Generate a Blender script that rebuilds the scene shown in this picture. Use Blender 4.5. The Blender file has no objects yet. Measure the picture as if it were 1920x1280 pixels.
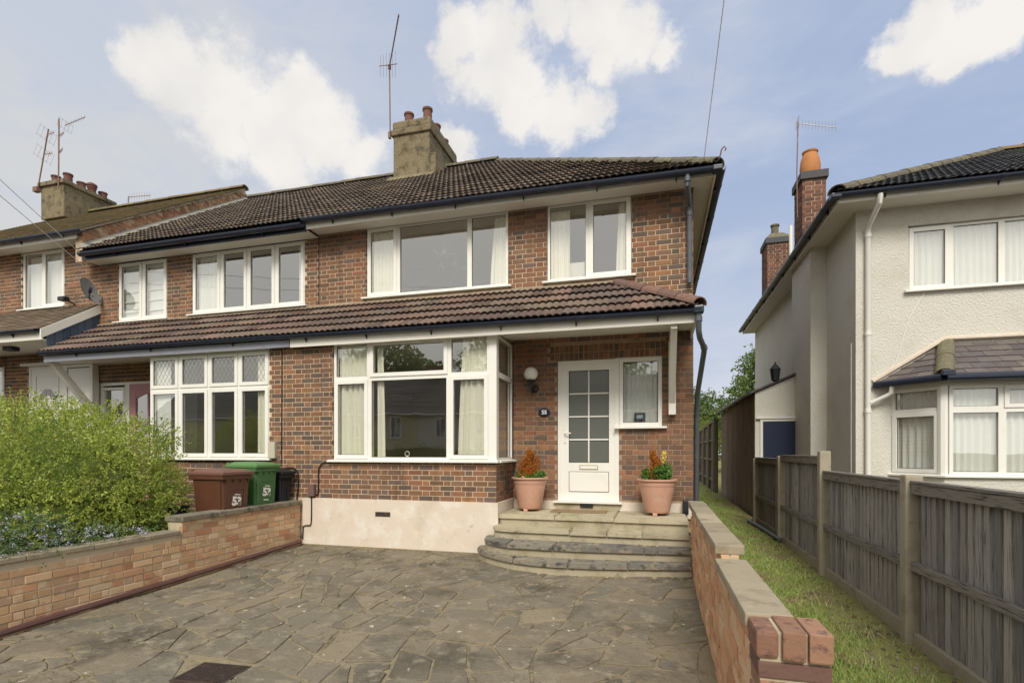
import bpy, bmesh, math, random
import numpy as np
from mathutils import Vector, Matrix
R = math.radians
random.seed(7)
rng = np.random.default_rng(7)
scn = bpy.context.scene
col = scn.collection

# ------------------------------------------------------------------ camera, sky, sun, exposure
cam_d = bpy.data.cameras.new('camera')
cam = bpy.data.objects.new('camera', cam_d); col.objects.link(cam)
cam.location = (0, 0, 1.47)
cam.rotation_euler = (R(90), 0, R(15.44))
cam_d.sensor_width = 36; cam_d.lens = 985/1920*36
cam_d.shift_y = 206/1920
cam_d.clip_end = 900; cam_d.clip_start = .05
scn.camera = cam
scn.view_settings.view_transform = 'Standard'
scn.view_settings.look = 'None'
scn.view_settings.exposure = 0.85
scn.view_settings.gamma = 1
scn.view_settings.use_curve_mapping = False

SUN_DIR = Vector((.14, -.84, .82)).normalized()
sd = bpy.data.lights.new('sun', 'SUN'); sd.energy = 1.75; sd.angle = R(22); sd.color = (1, .95, .86)
sun = bpy.data.objects.new('sun', sd); col.objects.link(sun)
sun.rotation_euler = SUN_DIR.to_track_quat('Z', 'Y').to_euler()

world = bpy.data.worlds.new('World'); scn.world = world; world.use_nodes = True

class NT:
    """tiny helper round a node tree"""
    def __init__(s, tree): s.t = tree; s.n = tree.nodes; s.l = tree.links; s.n.clear()
    def node(s, kind, **kw):
        n = s.n.new(kind)
        for k, v in kw.items(): setattr(n, k, v)
        return n
    def put(s, sock, v):
        if v is None: return
        if hasattr(v, 'is_linked') or isinstance(v, bpy.types.NodeSocket): s.l.new(v, sock)
        else:
            if sock.type == 'RGBA' and not isinstance(v, (int, float)) and len(v) == 3: v = (*v, 1)
            sock.default_value = v
    def math(s, op, a, b=None, c=None, clamp=False):
        n = s.node('ShaderNodeMath', operation=op, use_clamp=clamp)
        s.put(n.inputs[0], a)
        if b is not None: s.put(n.inputs[1], b)
        if c is not None: s.put(n.inputs[2], c)
        return n.outputs[0]
    def vmath(s, op, a, b=None, out=0):
        n = s.node('ShaderNodeVectorMath', operation=op)
        s.put(n.inputs[0], a)
        if b is not None: s.put(n.inputs[1], b)
        return n.outputs[out]
    def scale(s, a, k):
        n = s.node('ShaderNodeVectorMath', operation='SCALE'); s.put(n.inputs[0], a); n.inputs[3].default_value = k
        return n.outputs[0]
    def mix(s, f, a, b, mode='MIX'):
        n = s.node('ShaderNodeMix', data_type='RGBA', blend_type=mode)
        s.put(n.inputs[0], f); s.put(n.inputs[6], a); s.put(n.inputs[7], b)
        return n.outputs[2]
    def noise(s, vec, scale, detail=4, rough=.55, out=0, dist=0):
        n = s.node('ShaderNodeTexNoise'); s.put(n.inputs['Vector'], vec)
        n.inputs['Scale'].default_value = scale; n.inputs['Detail'].default_value = detail
        n.inputs['Roughness'].default_value = rough; n.inputs['Distortion'].default_value = dist
        return n.outputs[out]
    def ramp(s, f, stops, mode='LINEAR'):
        n = s.node('ShaderNodeValToRGB'); n.color_ramp.interpolation = mode
        cr = n.color_ramp
        while len(cr.elements) > 1: cr.elements.remove(cr.elements[-1])
        for i, (p, c) in enumerate(stops):
            e = cr.elements[0] if i == 0 else cr.elements.new(p)
            e.position = p
            e.color = (*c, 1) if not isinstance(c, (int, float)) else (c, c, c, 1)
        s.put(n.inputs[0], f)
        return n.outputs[0]
    def maprange(s, v, a, b, c=0, d=1, smooth=True):
        n = s.node('ShaderNodeMapRange', interpolation_type='SMOOTHSTEP' if smooth else 'LINEAR')
        s.put(n.inputs[0], v)
        for i, k in enumerate((a, b, c, d)): n.inputs[i+1].default_value = k
        return n.outputs[0]

# cloud masses: direction and radius of each lump
CL = [(-0.644,0.554,0.527,0.0361),(-0.624,0.578,0.526,0.0562),(-0.587,0.614,0.528,0.0591),(-0.560,0.657,0.505,0.0632),(-0.521,0.678,0.519,0.0501),(-0.489,0.713,0.503,0.0600),(-0.456,0.749,0.480,0.0472),(-0.613,0.631,0.475,0.0551),(-0.563,0.683,0.465,0.0517),(-0.284,0.730,0.622,0.0419),(-0.312,0.736,0.600,0.0322),(-0.232,0.751,0.619,0.0565),(-0.263,0.766,0.587,0.0590),(-0.209,0.789,0.577,0.0599),(-0.208,0.818,0.536,0.0472),(-0.149,0.828,0.541,0.0545),(-0.100,0.839,0.535,0.0387),(-0.151,0.752,0.642,0.0408),(-0.092,0.776,0.624,0.0551),(-0.032,0.797,0.604,0.0486),(0.014,0.807,0.590,0.0311),(-0.064,0.804,0.592,0.0358),(0.312,0.793,0.523,0.0286),(0.329,0.778,0.535,0.0383),(0.370,0.770,0.520,0.0472),(0.405,0.755,0.516,0.0347),(0.366,0.785,0.499,0.0272),(-0.316,0.813,0.490,0.0328)]
def build_world():
    w = NT(world.node_tree)
    out = w.node('ShaderNodeOutputWorld'); bg = w.node('ShaderNodeBackground')
    sky = w.node('ShaderNodeTexSky', sky_type='NISHITA', sun_disc=False)
    sky.sun_elevation = math.asin(SUN_DIR.z); sky.sun_rotation = math.atan2(SUN_DIR.x, SUN_DIR.y)
    sky.air_density = 1.1; sky.dust_density = 2.0; sky.ozone_density = 1.5
    tc = w.node('ShaderNodeTexCoord'); d = tc.outputs['Generated']
    nv = w.noise(d, 5.0, 6, .6, out=1)
    wob = w.vmath('MULTIPLY_ADD', nv, None)
    n = wob.node; n.inputs[1].default_value = (.11, .11, .11); n.inputs[2].default_value = (-.055, -.055, -.055)
    nv2 = w.noise(d, 16.0, 5, .6, out=1)
    n2 = w.node('ShaderNodeVectorMath', operation='MULTIPLY_ADD'); w.put(n2.inputs[0], nv2)
    n2.inputs[1].default_value = (.05, .05, .05); n2.inputs[2].default_value = (-.025, -.025, -.025)
    dd = w.vmath('NORMALIZE', w.vmath('ADD', w.vmath('ADD', d, wob), n2.outputs[0]))
    field = None
    for (x, y, z, r) in CL:
        dist = w.vmath('DISTANCE', dd, (x, y, z), out=1)
        v = w.math('SUBTRACT', 1.0, w.math('DIVIDE', dist, r*1.06))
        field = v if field is None else w.math('SMOOTH_MAX', field, v, .15)
    fine = w.noise(d, 9.0, 12, .72)
    f2 = w.math('ADD', field, w.math('MULTIPLY', w.math('SUBTRACT', fine, .5), 2.0))
    lump = w.maprange(f2, -.15, .48)
    # loose broken cloud over the rest of the sky, stretched along its layers
    mp = w.node('ShaderNodeMapping'); w.put(mp.inputs[0], d); mp.inputs['Scale'].default_value = (1, 1, 2.6)
    mp.inputs['Rotation'].default_value = (.25, .15, 0)
    veil = w.noise(mp.outputs[0], 2.6, 8, .58, dist=.4)
    veil = w.maprange(veil, .34, .78)
    # grey-white sheet on the left (west) side and towards the horizon
    sx = w.node('ShaderNodeSeparateXYZ'); w.put(sx.inputs[0], d)
    west = w.maprange(w.vmath('DOT_PRODUCT', d, (-.88, .36, .1), out=1), .35, 1.0)
    low = w.maprange(sx.outputs[2], .45, -.02)
    back = w.maprange(sx.outputs[1], .3, -.4)
    veilm = w.math('MULTIPLY', veil, .5)
    sheet = w.math('MAXIMUM', w.math('MULTIPLY', west, .88), w.math('MULTIPLY', low, .75))
    sheet = w.math('MAXIMUM', sheet, w.math('MULTIPLY', back, .85))
    veilm = w.math('MAXIMUM', veilm, sheet)
    base = w.mix(1.0, sky.outputs[0], (.055, .055, .055), 'MULTIPLY')
    base = w.mix(.80, base, (.245, .30, .42))
    streak = w.maprange(w.noise(mp.outputs[0], 5.5, 7, .6, dist=.6), .38, .66)
    greyc = w.mix(west, (.46, .455, .46), (.385, .385, .375))
    greyc = w.mix(w.math('MULTIPLY', streak, .55), greyc, (.31, .345, .42))
    greyc = w.mix(back, greyc, (.66, .64, .585))
    c = w.mix(veilm, base, greyc)
    shade = w.noise(d, 7.0, 5, .5)
    white = w.mix(w.maprange(shade, .35, .65), (.51, .495, .475), (.44, .43, .42))
    c = w.mix(lump, c, white)
    w.put(bg.inputs[0], c); bg.inputs[1].default_value = 1.0
    w.l.new(bg.outputs[0], out.inputs[0])
build_world()

# ------------------------------------------------------------------ mesh helpers
ROOTLOC = {}
class MB:
    def __init__(s): s.v = []; s.f = []; s.M = None
    def add(s, vs, fs):
        b = len(s.v)
        if s.M is not None: vs = [tuple(s.M @ Vector(v)) for v in vs]
        s.v += [tuple(v) for v in vs]; s.f += [tuple(i+b for i in f) for f in fs]
    def box(s, x0, x1, y0, y1, z0, z1):
        if x0 > x1: x0, x1 = x1, x0
        if y0 > y1: y0, y1 = y1, y0
        if z0 > z1: z0, z1 = z1, z0
        s.add([(x0,y0,z0),(x1,y0,z0),(x1,y1,z0),(x0,y1,z0),(x0,y0,z1),(x1,y0,z1),(x1,y1,z1),(x0,y1,z1)],
              [(0,3,2,1),(4,5,6,7),(0,1,5,4),(1,2,6,5),(2,3,7,6),(3,0,4,7)])
        return s
    def rbox(s, x0, x1, y0, y1, z0, z1, r=.01):
        """box with every edge chamfered"""
        bm = bmesh.new(); bmesh.ops.create_cube(bm, size=1)
        for v in bm.verts:
            v.co = Vector(((x0+x1)/2+v.co.x*abs(x1-x0), (y0+y1)/2+v.co.y*abs(y1-y0), (z0+z1)/2+v.co.z*abs(z1-z0)))
        bmesh.ops.bevel(bm, geom=bm.edges[:], offset=r, segments=2, affect='EDGES', profile=.6)
        bm.verts.index_update(); s.add([v.co[:] for v in bm.verts], [[v.index for v in f.verts] for f in bm.faces]); bm.free()
        return s
    def quad(s, a, b, c, d): s.add([a, b, c, d], [(0,1,2,3)]); return s
    def prism(s, pts, z0, z1):
        """polygon in x,y (counter-clockwise) raised from z0 to z1; z may be a function of (x,y)"""
        n = len(pts); g0 = z0 if callable(z0) else (lambda x, y: z0); g1 = z1 if callable(z1) else (lambda x, y: z1)
        s.add([(x, y, g0(x, y)) for x, y in pts]+[(x, y, g1(x, y)) for x, y in pts],
              [tuple(range(n-1, -1, -1)), tuple(range(n, 2*n))]+[(i, (i+1) % n, n+(i+1) % n, n+i) for i in range(n)])
        return s
    def extr(s, prof, axis, a, b):
        """profile (two coords) swept along axis 'x' (coords y,z) or 'y' (coords x,z)"""
        n = len(prof)
        mk = (lambda p, t: (t, p[0], p[1])) if axis == 'x' else (lambda p, t: (p[0], t, p[1]))
        s.add([mk(p, a) for p in prof]+[mk(p, b) for p in prof],
              [tuple(range(n)), tuple(range(2*n-1, n-1, -1))]+[(i, n+i, n+(i+1) % n, (i+1) % n) for i in range(n)])
        return s
    def tube(s, pts, r, n=8, cap=True):
        pts = [Vector(p) for p in pts]; k = len(pts); rs = r if isinstance(r, (list, tuple)) else [r]*k
        vs = []; prev = None
        for i, p in enumerate(pts):
            d = (pts[min(i+1, k-1)]-pts[max(i-1, 0)]).normalized()
            a = prev if prev is not None else (Vector((0,0,1)) if abs(d.z) < .9 else Vector((1,0,0)))
            u = (a-d*a.dot(d)).normalized(); prev = u; w = d.cross(u)
            for j in range(n):
                t = 2*math.pi*j/n; vs.append(p+(u*math.cos(t)+w*math.sin(t))*rs[i])
        fs = [(i*n+j, i*n+(j+1) % n, (i+1)*n+(j+1) % n, (i+1)*n+j) for i in range(k-1) for j in range(n)]
        if cap: fs += [tuple(range(n-1, -1, -1)), tuple(range((k-1)*n, k*n))]
        s.add(vs, fs); return s
    def lathe(s, prof, c, n=24, top=True):
        vs = []; k = len(prof)
        for (r, z) in prof:
            for j in range(n):
                t = 2*math.pi*j/n; vs.append((c[0]+r*math.cos(t), c[1]+r*math.sin(t), c[2]+z))
        fs = [(i*n+j, i*n+(j+1) % n, (i+1)*n+(j+1) % n, (i+1)*n+j) for i in range(k-1) for j in range(n)]
        fs.append(tuple(range(n-1, -1, -1)))
        if top: fs.append(tuple(range((k-1)*n, k*n)))
        s.add(vs, fs); return s
    def mesh(s, name, mat, smooth=False):
        me = bpy.data.meshes.new(name); me.from_pydata(s.v, [], s.f); me.update()
        if mat: me.materials.append(mat)
        if smooth: me.polygons.foreach_set('use_smooth', [True]*len(me.polygons))
        return me
    def build(s, name, mat, parent=None, smooth=False, kind=None, label=None):
        me = s.mesh(name, mat, smooth)
        if smooth:
            try: me.set_sharp_from_angle(angle=R(40))
            except Exception: pass
        o = bpy.data.objects.new(name, me); col.objects.link(o)
        par(o, parent)
        if kind: o['kind'] = kind
        if label: o['label'] = label
        return o
WM = {}
def par(o, parent):
    if parent is None: return
    o.parent = parent
    if parent.name not in WM:
        m = Matrix.Translation(parent.location) @ parent.rotation_euler.to_matrix().to_4x4()
        if parent.parent is not None and parent.matrix_parent_inverse is not None:
            pp = WM.get(parent.parent.name, Matrix.Identity(4)); m = pp @ parent.matrix_parent_inverse @ m
        WM[parent.name] = m
    o.matrix_parent_inverse = WM[parent.name].inverted()
def tag(o, label, cat, group=None, kind=None):
    o['label'] = label; o['category'] = cat
    if group: o['group'] = group
    if kind: o['kind'] = kind
    return o
def thing(name, loc, label, cat, group=None):
    o = bpy.data.objects.new(name, None); col.objects.link(o); o.location = loc
    o.empty_display_size = .2
    WM[o.name] = Matrix.Translation(loc)
    return tag(o, label, cat, group)
def struct(o): o['kind'] = 'structure'; return o
def fast_mesh(name, V, F, mat, parent=None, kind=None):
    """V (n,3) array, F (m,k) array"""
    me = bpy.data.meshes.new(name); n = len(V); m, k = F.shape
    me.vertices.add(n); me.vertices.foreach_set('co', V.astype(np.float32).ravel())
    me.loops.add(m*k); me.loops.foreach_set('vertex_index', F.astype(np.int32).ravel())
    me.polygons.add(m); me.polygons.foreach_set('loop_start', np.arange(0, m*k, k, dtype=np.int32))
    me.update(calc_edges=True); me.validate()
    me.materials.append(mat)
    o = bpy.data.objects.new(name, me); col.objects.link(o); par(o, parent)
    if kind: o['kind'] = kind
    return o

# ------------------------------------------------------------------ materials
MATS = {}
def mat(name, cols, rnd=True, big=None, fine=None, bump=0, bscale=60, bdist=.004, rough=.85, spec=.3, stains=(), metal=0, rnd_amt=1, vary=.0, sub=0, coord='pos', stretch=None, coat=0, bst=True):
    """cols: one colour or a list taken per piece; big/fine: (scale, colour, low, high) noise overlays; stains likewise"""
    if name in MATS: return MATS[name]
    m = bpy.data.materials.new(name); m.use_nodes = True; t = NT(m.node_tree); MATS[name] = m
    out = t.node('ShaderNodeOutputMaterial'); b = t.node('ShaderNodeBsdfPrincipled')
    geo = t.node('ShaderNodeNewGeometry'); oi = t.node('ShaderNodeObjectInfo')
    if coord == 'pos': P = geo.outputs['Position']
    else: P = t.node('ShaderNodeTexCoord').outputs['Object']
    if stretch:
        mp = t.node('ShaderNodeMapping'); t.put(mp.inputs[0], P); mp.inputs['Scale'].default_value = stretch; PS = mp.outputs[0]
    else: PS = P
    r = t.math('FRACT', t.math('ADD', t.math('MULTIPLY', oi.outputs['Random'], 7.31), geo.outputs['Random Per Island']))
    if isinstance(cols, list) and isinstance(cols[0], (tuple, list)) :
        k = len(cols); c = t.ramp(r, [(i/k, cc) for i, cc in enumerate(cols)], 'CONSTANT')
    else: c = cols
    if vary:
        r2 = t.math('FRACT', t.math('MULTIPLY', r, 37.7))
        v = t.maprange(r2, 0, 1, 1-vary, 1+vary, smooth=False)
        vm = t.node('ShaderNodeCombineXYZ')
        for i in range(3): t.put(vm.inputs[i], v)
        c = t.mix(1.0, c, vm.outputs[0], 'MULTIPLY')
    for (sc, cc, lo, hi, *rest) in stains:
        n = t.noise(PS if (rest and rest[0] == 's') else P, sc, 6, .62)
        c = t.mix(t.maprange(n, lo, hi), c, cc)
    t.put(b.inputs['Base Color'], c)
    b.inputs['Roughness'].default_value = rough
    b.inputs['Specular IOR Level'].default_value = spec
    b.inputs['Metallic'].default_value = metal
    if coat: b.inputs['Coat Weight'].default_value = coat
    if bump:
        n = t.noise(PS if bst else P, bscale, 5, .65)
        bn = t.node('ShaderNodeBump'); bn.inputs['Strength'].default_value = bump; bn.inputs['Distance'].default_value = bdist
        t.put(bn.inputs['Height'], n); t.l.new(bn.outputs[0], b.inputs['Normal'])
    t.l.new(b.outputs[0], out.inputs[0])
    return m
BR = [(0.223, 0.121, 0.074), (0.191, 0.107, 0.069), (0.261, 0.137, 0.08), (0.163, 0.103, 0.075), (0.214, 0.13, 0.087), (0.242, 0.116, 0.072), (0.146, 0.107, 0.089), (0.206, 0.123, 0.08), (0.287, 0.148, 0.078), (0.185, 0.109, 0.073), (0.234, 0.125, 0.078), (0.133, 0.103, 0.084)]
M_brick = mat('house_brick', BR, vary=.16, bump=.8, bscale=80, rough=.92, spec=.12, stretch=(2.2,2.2,.30), bst=False,
    stains=[(1.3,(.105,.070,.052),.54,.72,'s'),(34,(.085,.058,.045),.52,.80),(1.7,(.125,.085,.062),.50,.75),(70,(.36,.25,.16),.62,.78)])
M_mortar_dark = mat('dark_mortar', (.36,.255,.175), bump=.6, bscale=120, rough=.95, spec=.1, stains=[(5,(.16,.11,.08),.50,.72),(14,(.50,.38,.26),.56,.74)])  # darker, browner joints for the porch wall, bay side and top courses
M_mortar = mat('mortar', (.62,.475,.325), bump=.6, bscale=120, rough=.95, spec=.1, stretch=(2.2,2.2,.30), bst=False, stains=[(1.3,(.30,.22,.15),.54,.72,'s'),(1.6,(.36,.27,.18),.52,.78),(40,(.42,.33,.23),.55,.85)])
YB = [(.56,.35,.20),(.58,.39,.235),(.52,.29,.165),(.60,.44,.28),(.55,.36,.21),(.57,.37,.20),(.50,.33,.21),(.47,.24,.14),(.59,.41,.25),(.54,.34,.19)]
M_ybrick = mat('garden_brick', YB, vary=.16, bump=.7, bscale=70, rough=.92, spec=.12,
    stains=[(14,(.44,.24,.145),.58,.74),(9,(.62,.48,.32),.54,.72),(2.3,(.50,.42,.31),.54,.80)])
M_ymortar = mat('garden_mortar', (.52,.44,.31), bump=.7, bscale=100, rough=.95, spec=.1, stains=[(3,(.30,.26,.18),.5,.75)])
M_rbrick = mat('pier_brick', [(.24,.125,.085),(.17,.095,.075),(.30,.165,.105)], vary=.15, bump=.8, bscale=50, rough=.9, stains=[(20,(.12,.07,.06),.5,.7),(8,(.34,.24,.17),.6,.75)])
M_tile = mat('roof_tile', [(.155,.122,.098),(.175,.134,.105),(.138,.11,.09),(.16,.132,.107),(.122,.098,.083)], vary=.3, bump=.7, bscale=70, rough=.9, spec=.2,
    stains=[(34,(.30,.26,.20),.56,.72),(5,(.24,.20,.13),.55,.80),(75,(.42,.38,.30),.66,.76),(1.3,(.30,.26,.09),.66,.76)])
M_tile2 = mat('canopy_tile', [(.150,.100,.082),(.168,.110,.088),(.132,.092,.078),(.155,.112,.09),(.115,.085,.075)], vary=.3, bump=.7, bscale=70, rough=.88, spec=.2,
    stains=[(40,(.30,.24,.17),.58,.74),(2.4,(.19,.165,.115),.50,.72),(48,(.52,.46,.37),.67,.72)])
M_tiled = mat('dark_roof_tile', [(.050,.050,.056),(.062,.060,.064),(.075,.070,.070),(.045,.045,.05)], vary=.2, bump=.5, bscale=70, rough=.75, spec=.3, stains=[(30,(.20,.19,.17),.60,.75),(2,(.11,.10,.07),.6,.8)])
M_moss = mat('mossy_tile', [(.17,.13,.08),(.20,.155,.09),(.15,.12,.075),(.21,.155,.085)], vary=.2, bump=1, bscale=60, bdist=.01, rough=.95, stains=[(2.0,(.22,.20,.07),.50,.70),(20,(.12,.095,.06),.5,.75)])
M_ridge = mat('ridge_tile', [(.145,.125,.09),(.13,.11,.082),(.16,.138,.095)], bump=.8, bscale=60, rough=.95, stains=[(12,(.20,.20,.085),.52,.66),(30,(.075,.065,.05),.5,.72)])
M_hip = mat('terracotta_hip_tile', [(.20,.12,.09),(.165,.10,.08),(.15,.095,.08)], bump=.7, bscale=60, rough=.9, stains=[(18,(.10,.06,.055),.5,.72),(30,(.55,.50,.42),.68,.74)])
M_slate = mat('slate', [(.115,.095,.095),(.135,.115,.11),(.10,.088,.092),(.15,.125,.115)], vary=.12, bump=.4, bscale=40, rough=.7, stains=[(10,(.17,.15,.13),.5,.75)])
M_lead = mat('lead_flashing', (.30,.29,.24), bump=.4, bscale=15, rough=.6, spec=.4, stains=[(6,(.22,.23,.24),.5,.75)])
M_upvc = mat('white_plastic', (.78,.765,.71), rough=.38, spec=.45, stains=[(3,(.70,.67,.59),.50,.85),(14,(.55,.52,.44),.66,.85)])
M_seal = mat('black_seal', (.02,.02,.02), rough=.6)
M_fascia = mat('fascia_white', (.74,.71,.63), rough=.5, spec=.4, stains=[(2.5,(.60,.56,.46),.55,.85),(25,(.50,.45,.36),.68,.80)])
M_soffit = mat('soffit_white', (.72,.70,.64), rough=.6, spec=.3)
M_gfascia = mat('fascia_grey', (.26,.265,.31), rough=.5, spec=.4, stains=[(6,(.20,.20,.23),.5,.8)])
M_gutter = mat('gutter_black', (.018,.024,.045), rough=.32, spec=.5, stains=[(8,(.05,.055,.07),.55,.8)])
M_pipe = mat('grey_pipe', (.085,.095,.11), rough=.4, spec=.5, stains=[(8,(.14,.145,.15),.5,.8)])
M_render = mat('painted_render', (.66,.57,.47), bump=.5, bscale=35, rough=.9, spec=.2, stains=[(4,(.72,.67,.59),.45,.7),(9,(.52,.43,.33),.58,.78),(1.6,(.58,.49,.39),.52,.70),(30,(.45,.38,.29),.66,.76)])
M_rough = mat('roughcast_cream', (.70,.675,.60), bump=1.0, bscale=42, bdist=.026, rough=.95, spec=.15, stains=[(1.0,(.60,.555,.47),.50,.78),(45,(.57,.53,.45),.62,.8)])
M_chim = mat('chimney_render', (.215,.175,.105), bump=1.0, bscale=22, bdist=.02, rough=.95, stains=[(5,(.085,.072,.05),.45,.68),(9,(.24,.21,.07),.60,.75),(3,(.27,.225,.14),.5,.75)])
M_pot = mat('chimney_pot_clay', [(.15,.070,.055),(.18,.085,.065)], rough=.85, bump=.3, stains=[(8,(.13,.07,.055),.5,.75)])
M_potor = mat('orange_clay', (.46,.20,.075), rough=.85, bump=.3, stains=[(6,(.30,.12,.05),.5,.75)])
M_stone = mat('crazy_paving', [(.190,.163,.118),(.205,.174,.124),(.178,.154,.113),(.196,.170,.124),(.168,.147,.110),(.214,.180,.128),(.184,.156,.114),(.245,.200,.136),(.162,.144,.110),(.20,.165,.115)], vary=.10, bump=1.0, bscale=24, bdist=.013, rough=.88, spec=.2,
    stains=[(1.0,(.105,.090,.066),.48,.66),(7,(.26,.222,.158),.50,.68),(2.7,(.245,.195,.12),.58,.72),(15,(.105,.092,.067),.60,.72),(45,(.25,.215,.155),.60,.76),(10,(.52,.465,.36),.655,.70),(.7,(.10,.086,.064),.55,.72),(80,(.12,.105,.076),.60,.76)])
M_joint = mat('paving_mortar', (.275,.228,.150), bump=1.0, bscale=30, bdist=.02, rough=.95, spec=.1, stains=[(4,(.15,.125,.083),.47,.66),(11,(.36,.285,.13),.58,.70),(14,(.30,.26,.19),.66,.74)])
M_step = mat('step_stone', [(.42,.37,.26),(.39,.34,.24),(.44,.385,.275)], vary=.08, bump=.9, bscale=30, bdist=.01, rough=.9, spec=.2, stains=[(3.2,(.29,.25,.165),.48,.70),(8,(.15,.13,.10),.60,.74),(2,(.30,.27,.12),.58,.75)])
M_stepd = mat('step_stone_dark', [(.23,.205,.165),(.26,.23,.18),(.17,.155,.135)], vary=.1, bump=1.0, bscale=30, bdist=.012, rough=.9, stains=[(5,(.33,.28,.185),.50,.66),(9,(.065,.06,.058),.50,.68),(30,(.40,.37,.28),.66,.74)])
M_coping = mat('coping_stone', [(.33,.275,.19),(.36,.30,.21),(.29,.245,.17)], vary=.1, bump=.8, bscale=45, rough=.92, stains=[(6,(.20,.17,.12),.50,.72),(14,(.46,.40,.30),.62,.76),(40,(.18,.16,.12),.62,.75)])
M_copd = mat('coping_weathered', [(.22,.19,.14),(.26,.225,.165)], vary=.1, bump=.9, bscale=40, rough=.95, stains=[(8,(.10,.09,.068),.48,.68),(5,(.35,.31,.225),.58,.75)])
M_conc = mat('concrete_post', (.34,.30,.225), bump=.7, bscale=60, rough=.95, stains=[(5,(.25,.22,.16),.48,.72),(12,(.22,.20,.11),.60,.78)])
M_wood = mat('fence_board', [(0.311, 0.292, 0.272), (0.364, 0.34, 0.316), (0.265, 0.248, 0.236), (0.411, 0.379, 0.344), (0.331, 0.305, 0.28), (0.225, 0.214, 0.211), (0.351, 0.333, 0.316)], vary=.2, bump=1.0, bscale=20, bdist=.006, rough=.85, spec=.2, stretch=(6,6,.35),
    stains=[(14,(.135,.120,.105),.52,.66,'s'),(9,(.48,.42,.35),.56,.72,'s'),(3,(.24,.18,.125),.60,.78)])
M_rail = mat('fence_rail', [(.21,.19,.165),(.235,.21,.18)], bump=1.0, bscale=20, bdist=.006, rough=.85, stretch=(6,.35,6), stains=[(14,(.055,.05,.046),.50,.66,'s'),(9,(.20,.17,.14),.58,.76,'s')])
M_woodb = mat('old_brown_boarding', [(.25,.175,.11),(.22,.155,.10)], vary=.1, bump=.7, bscale=10, rough=.9, stretch=(4,4,.3), stains=[(4,(.36,.30,.23),.48,.66,'s'),(6,(.11,.078,.055),.52,.70,'s')])
M_wooddk = mat('dark_fence_wood', [(.17,.14,.10),(.20,.165,.12),(.145,.12,.09)], vary=.15, bump=.8, bscale=20, rough=.9, stretch=(5,5,.4), stains=[(5,(.13,.145,.065),.5,.72)])
M_navy = mat('navy_board', (.012,.020,.050), rough=.5, spec=.4, stains=[(4,(.03,.04,.07),.55,.8)])
M_bluetile = mat('blue_grey_tile', [(.07,.10,.155),(.085,.12,.175),(.06,.09,.14)], rough=.6)
M_white = mat('white_paint', (.76,.74,.68), rough=.5)
M_black = mat('black_plastic', (.014,.015,.019), rough=.45, spec=.5)
M_brownp = mat('brown_bin_plastic', (.105,.042,.024), rough=.42, spec=.45, stains=[(3,(.13,.055,.032),.5,.8),(20,(.16,.09,.06),.68,.8)])
M_brownl = mat('brown_lid_plastic', (.17,.085,.062), rough=.5, spec=.4, stains=[(3,(.14,.068,.05),.5,.8)])
M_greenp = mat('green_bin_plastic', (.055,.15,.050), rough=.42, spec=.45, stains=[(3,(.075,.18,.065),.5,.8)])
M_greenl = mat('green_lid_plastic', (.10,.215,.075), rough=.5, spec=.4)
M_terra = mat('terracotta_plastic', (.56,.315,.225), rough=.6, spec=.3, stains=[(4,(.62,.39,.30),.45,.75),(12,(.44,.24,.17),.56,.78),(3,(.60,.46,.37),.60,.75)])
M_soil = mat('soil', (.085,.062,.040), bump=1.0, bscale=25, bdist=.03, rough=1, spec=.05, stains=[(6,(.13,.10,.065),.5,.7),(40,(.05,.038,.026),.5,.7)])
M_lawn = mat('lawn_ground', (.24,.23,.09), bump=1.0, bscale=40, bdist=.02, rough=1, spec=.05, stains=[(2.2,(.20,.165,.085),.48,.64),(9,(.10,.115,.035),.5,.75),(5,(.12,.088,.055),.60,.72)])
M_mat = mat('coir_mat', [(.30,.21,.12)], bump=1.0, bscale=90, bdist=.01, rough=1, stains=[(28,(.17,.12,.07),.48,.62)])
M_alu = mat('aluminium', (.36,.33,.30), rough=.45, metal=.6, stains=[(10,(.25,.17,.12),.5,.8)])
M_rust = mat('rusty_mast', (.22,.13,.10), rough=.7, metal=.2, stains=[(12,(.30,.24,.20),.5,.7)])
M_dish = mat('grey_dish', (.26,.27,.27), rough=.5)
M_wire = mat('wire', (.8,.78,.76), rough=.6)
M_cable = mat('black_cable', (.012,.012,.013), rough=.5)
M_plum = mat('brown_plastic_pipe', (.105,.050,.045), rough=.4, spec=.5, stains=[(5,(.14,.075,.065),.5,.8)])
M_meter = mat('brown_box_plastic', (.17,.105,.095), rough=.5)
M_beige = mat('beige_box', (.50,.46,.36), rough=.6)
M_iron = mat('drain_iron', (.085,.062,.052), rough=.7, metal=.4, stains=[(20,(.16,.11,.08),.5,.7)])
M_pink = mat('pink_door_paint', (.48,.24,.27), rough=.45)
M_tar = mat('asphalt', (.052,.052,.052), bump=.5, bscale=120, rough=.95)
M_pave = mat('pavement_slab', (.26,.25,.22), bump=.4, bscale=50, rough=.95)
M_trunk = mat('bark', (.10,.075,.05), bump=1, bscale=20, bdist=.02, rough=.95)
M_interior = mat('interior_plaster', (.55,.50,.42), rough=.95)
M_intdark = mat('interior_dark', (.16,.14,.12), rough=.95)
M_lampglow = mat('lamp_globe_glass', (.80,.78,.72), rough=.25, spec=.5)
M_gold = mat('brass', (.55,.42,.2), rough=.4, metal=.8)
M_oppw = mat('opposite_render', [(.60,.52,.30)], rough=.9)
M_oppw2 = mat('opposite_render_pale', [(.62,.58,.48)], rough=.9)
M_opproof = mat('opposite_roof', [(.13,.12,.115),(.16,.15,.14),(.11,.10,.10)], vary=.2, rough=.8)

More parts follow.
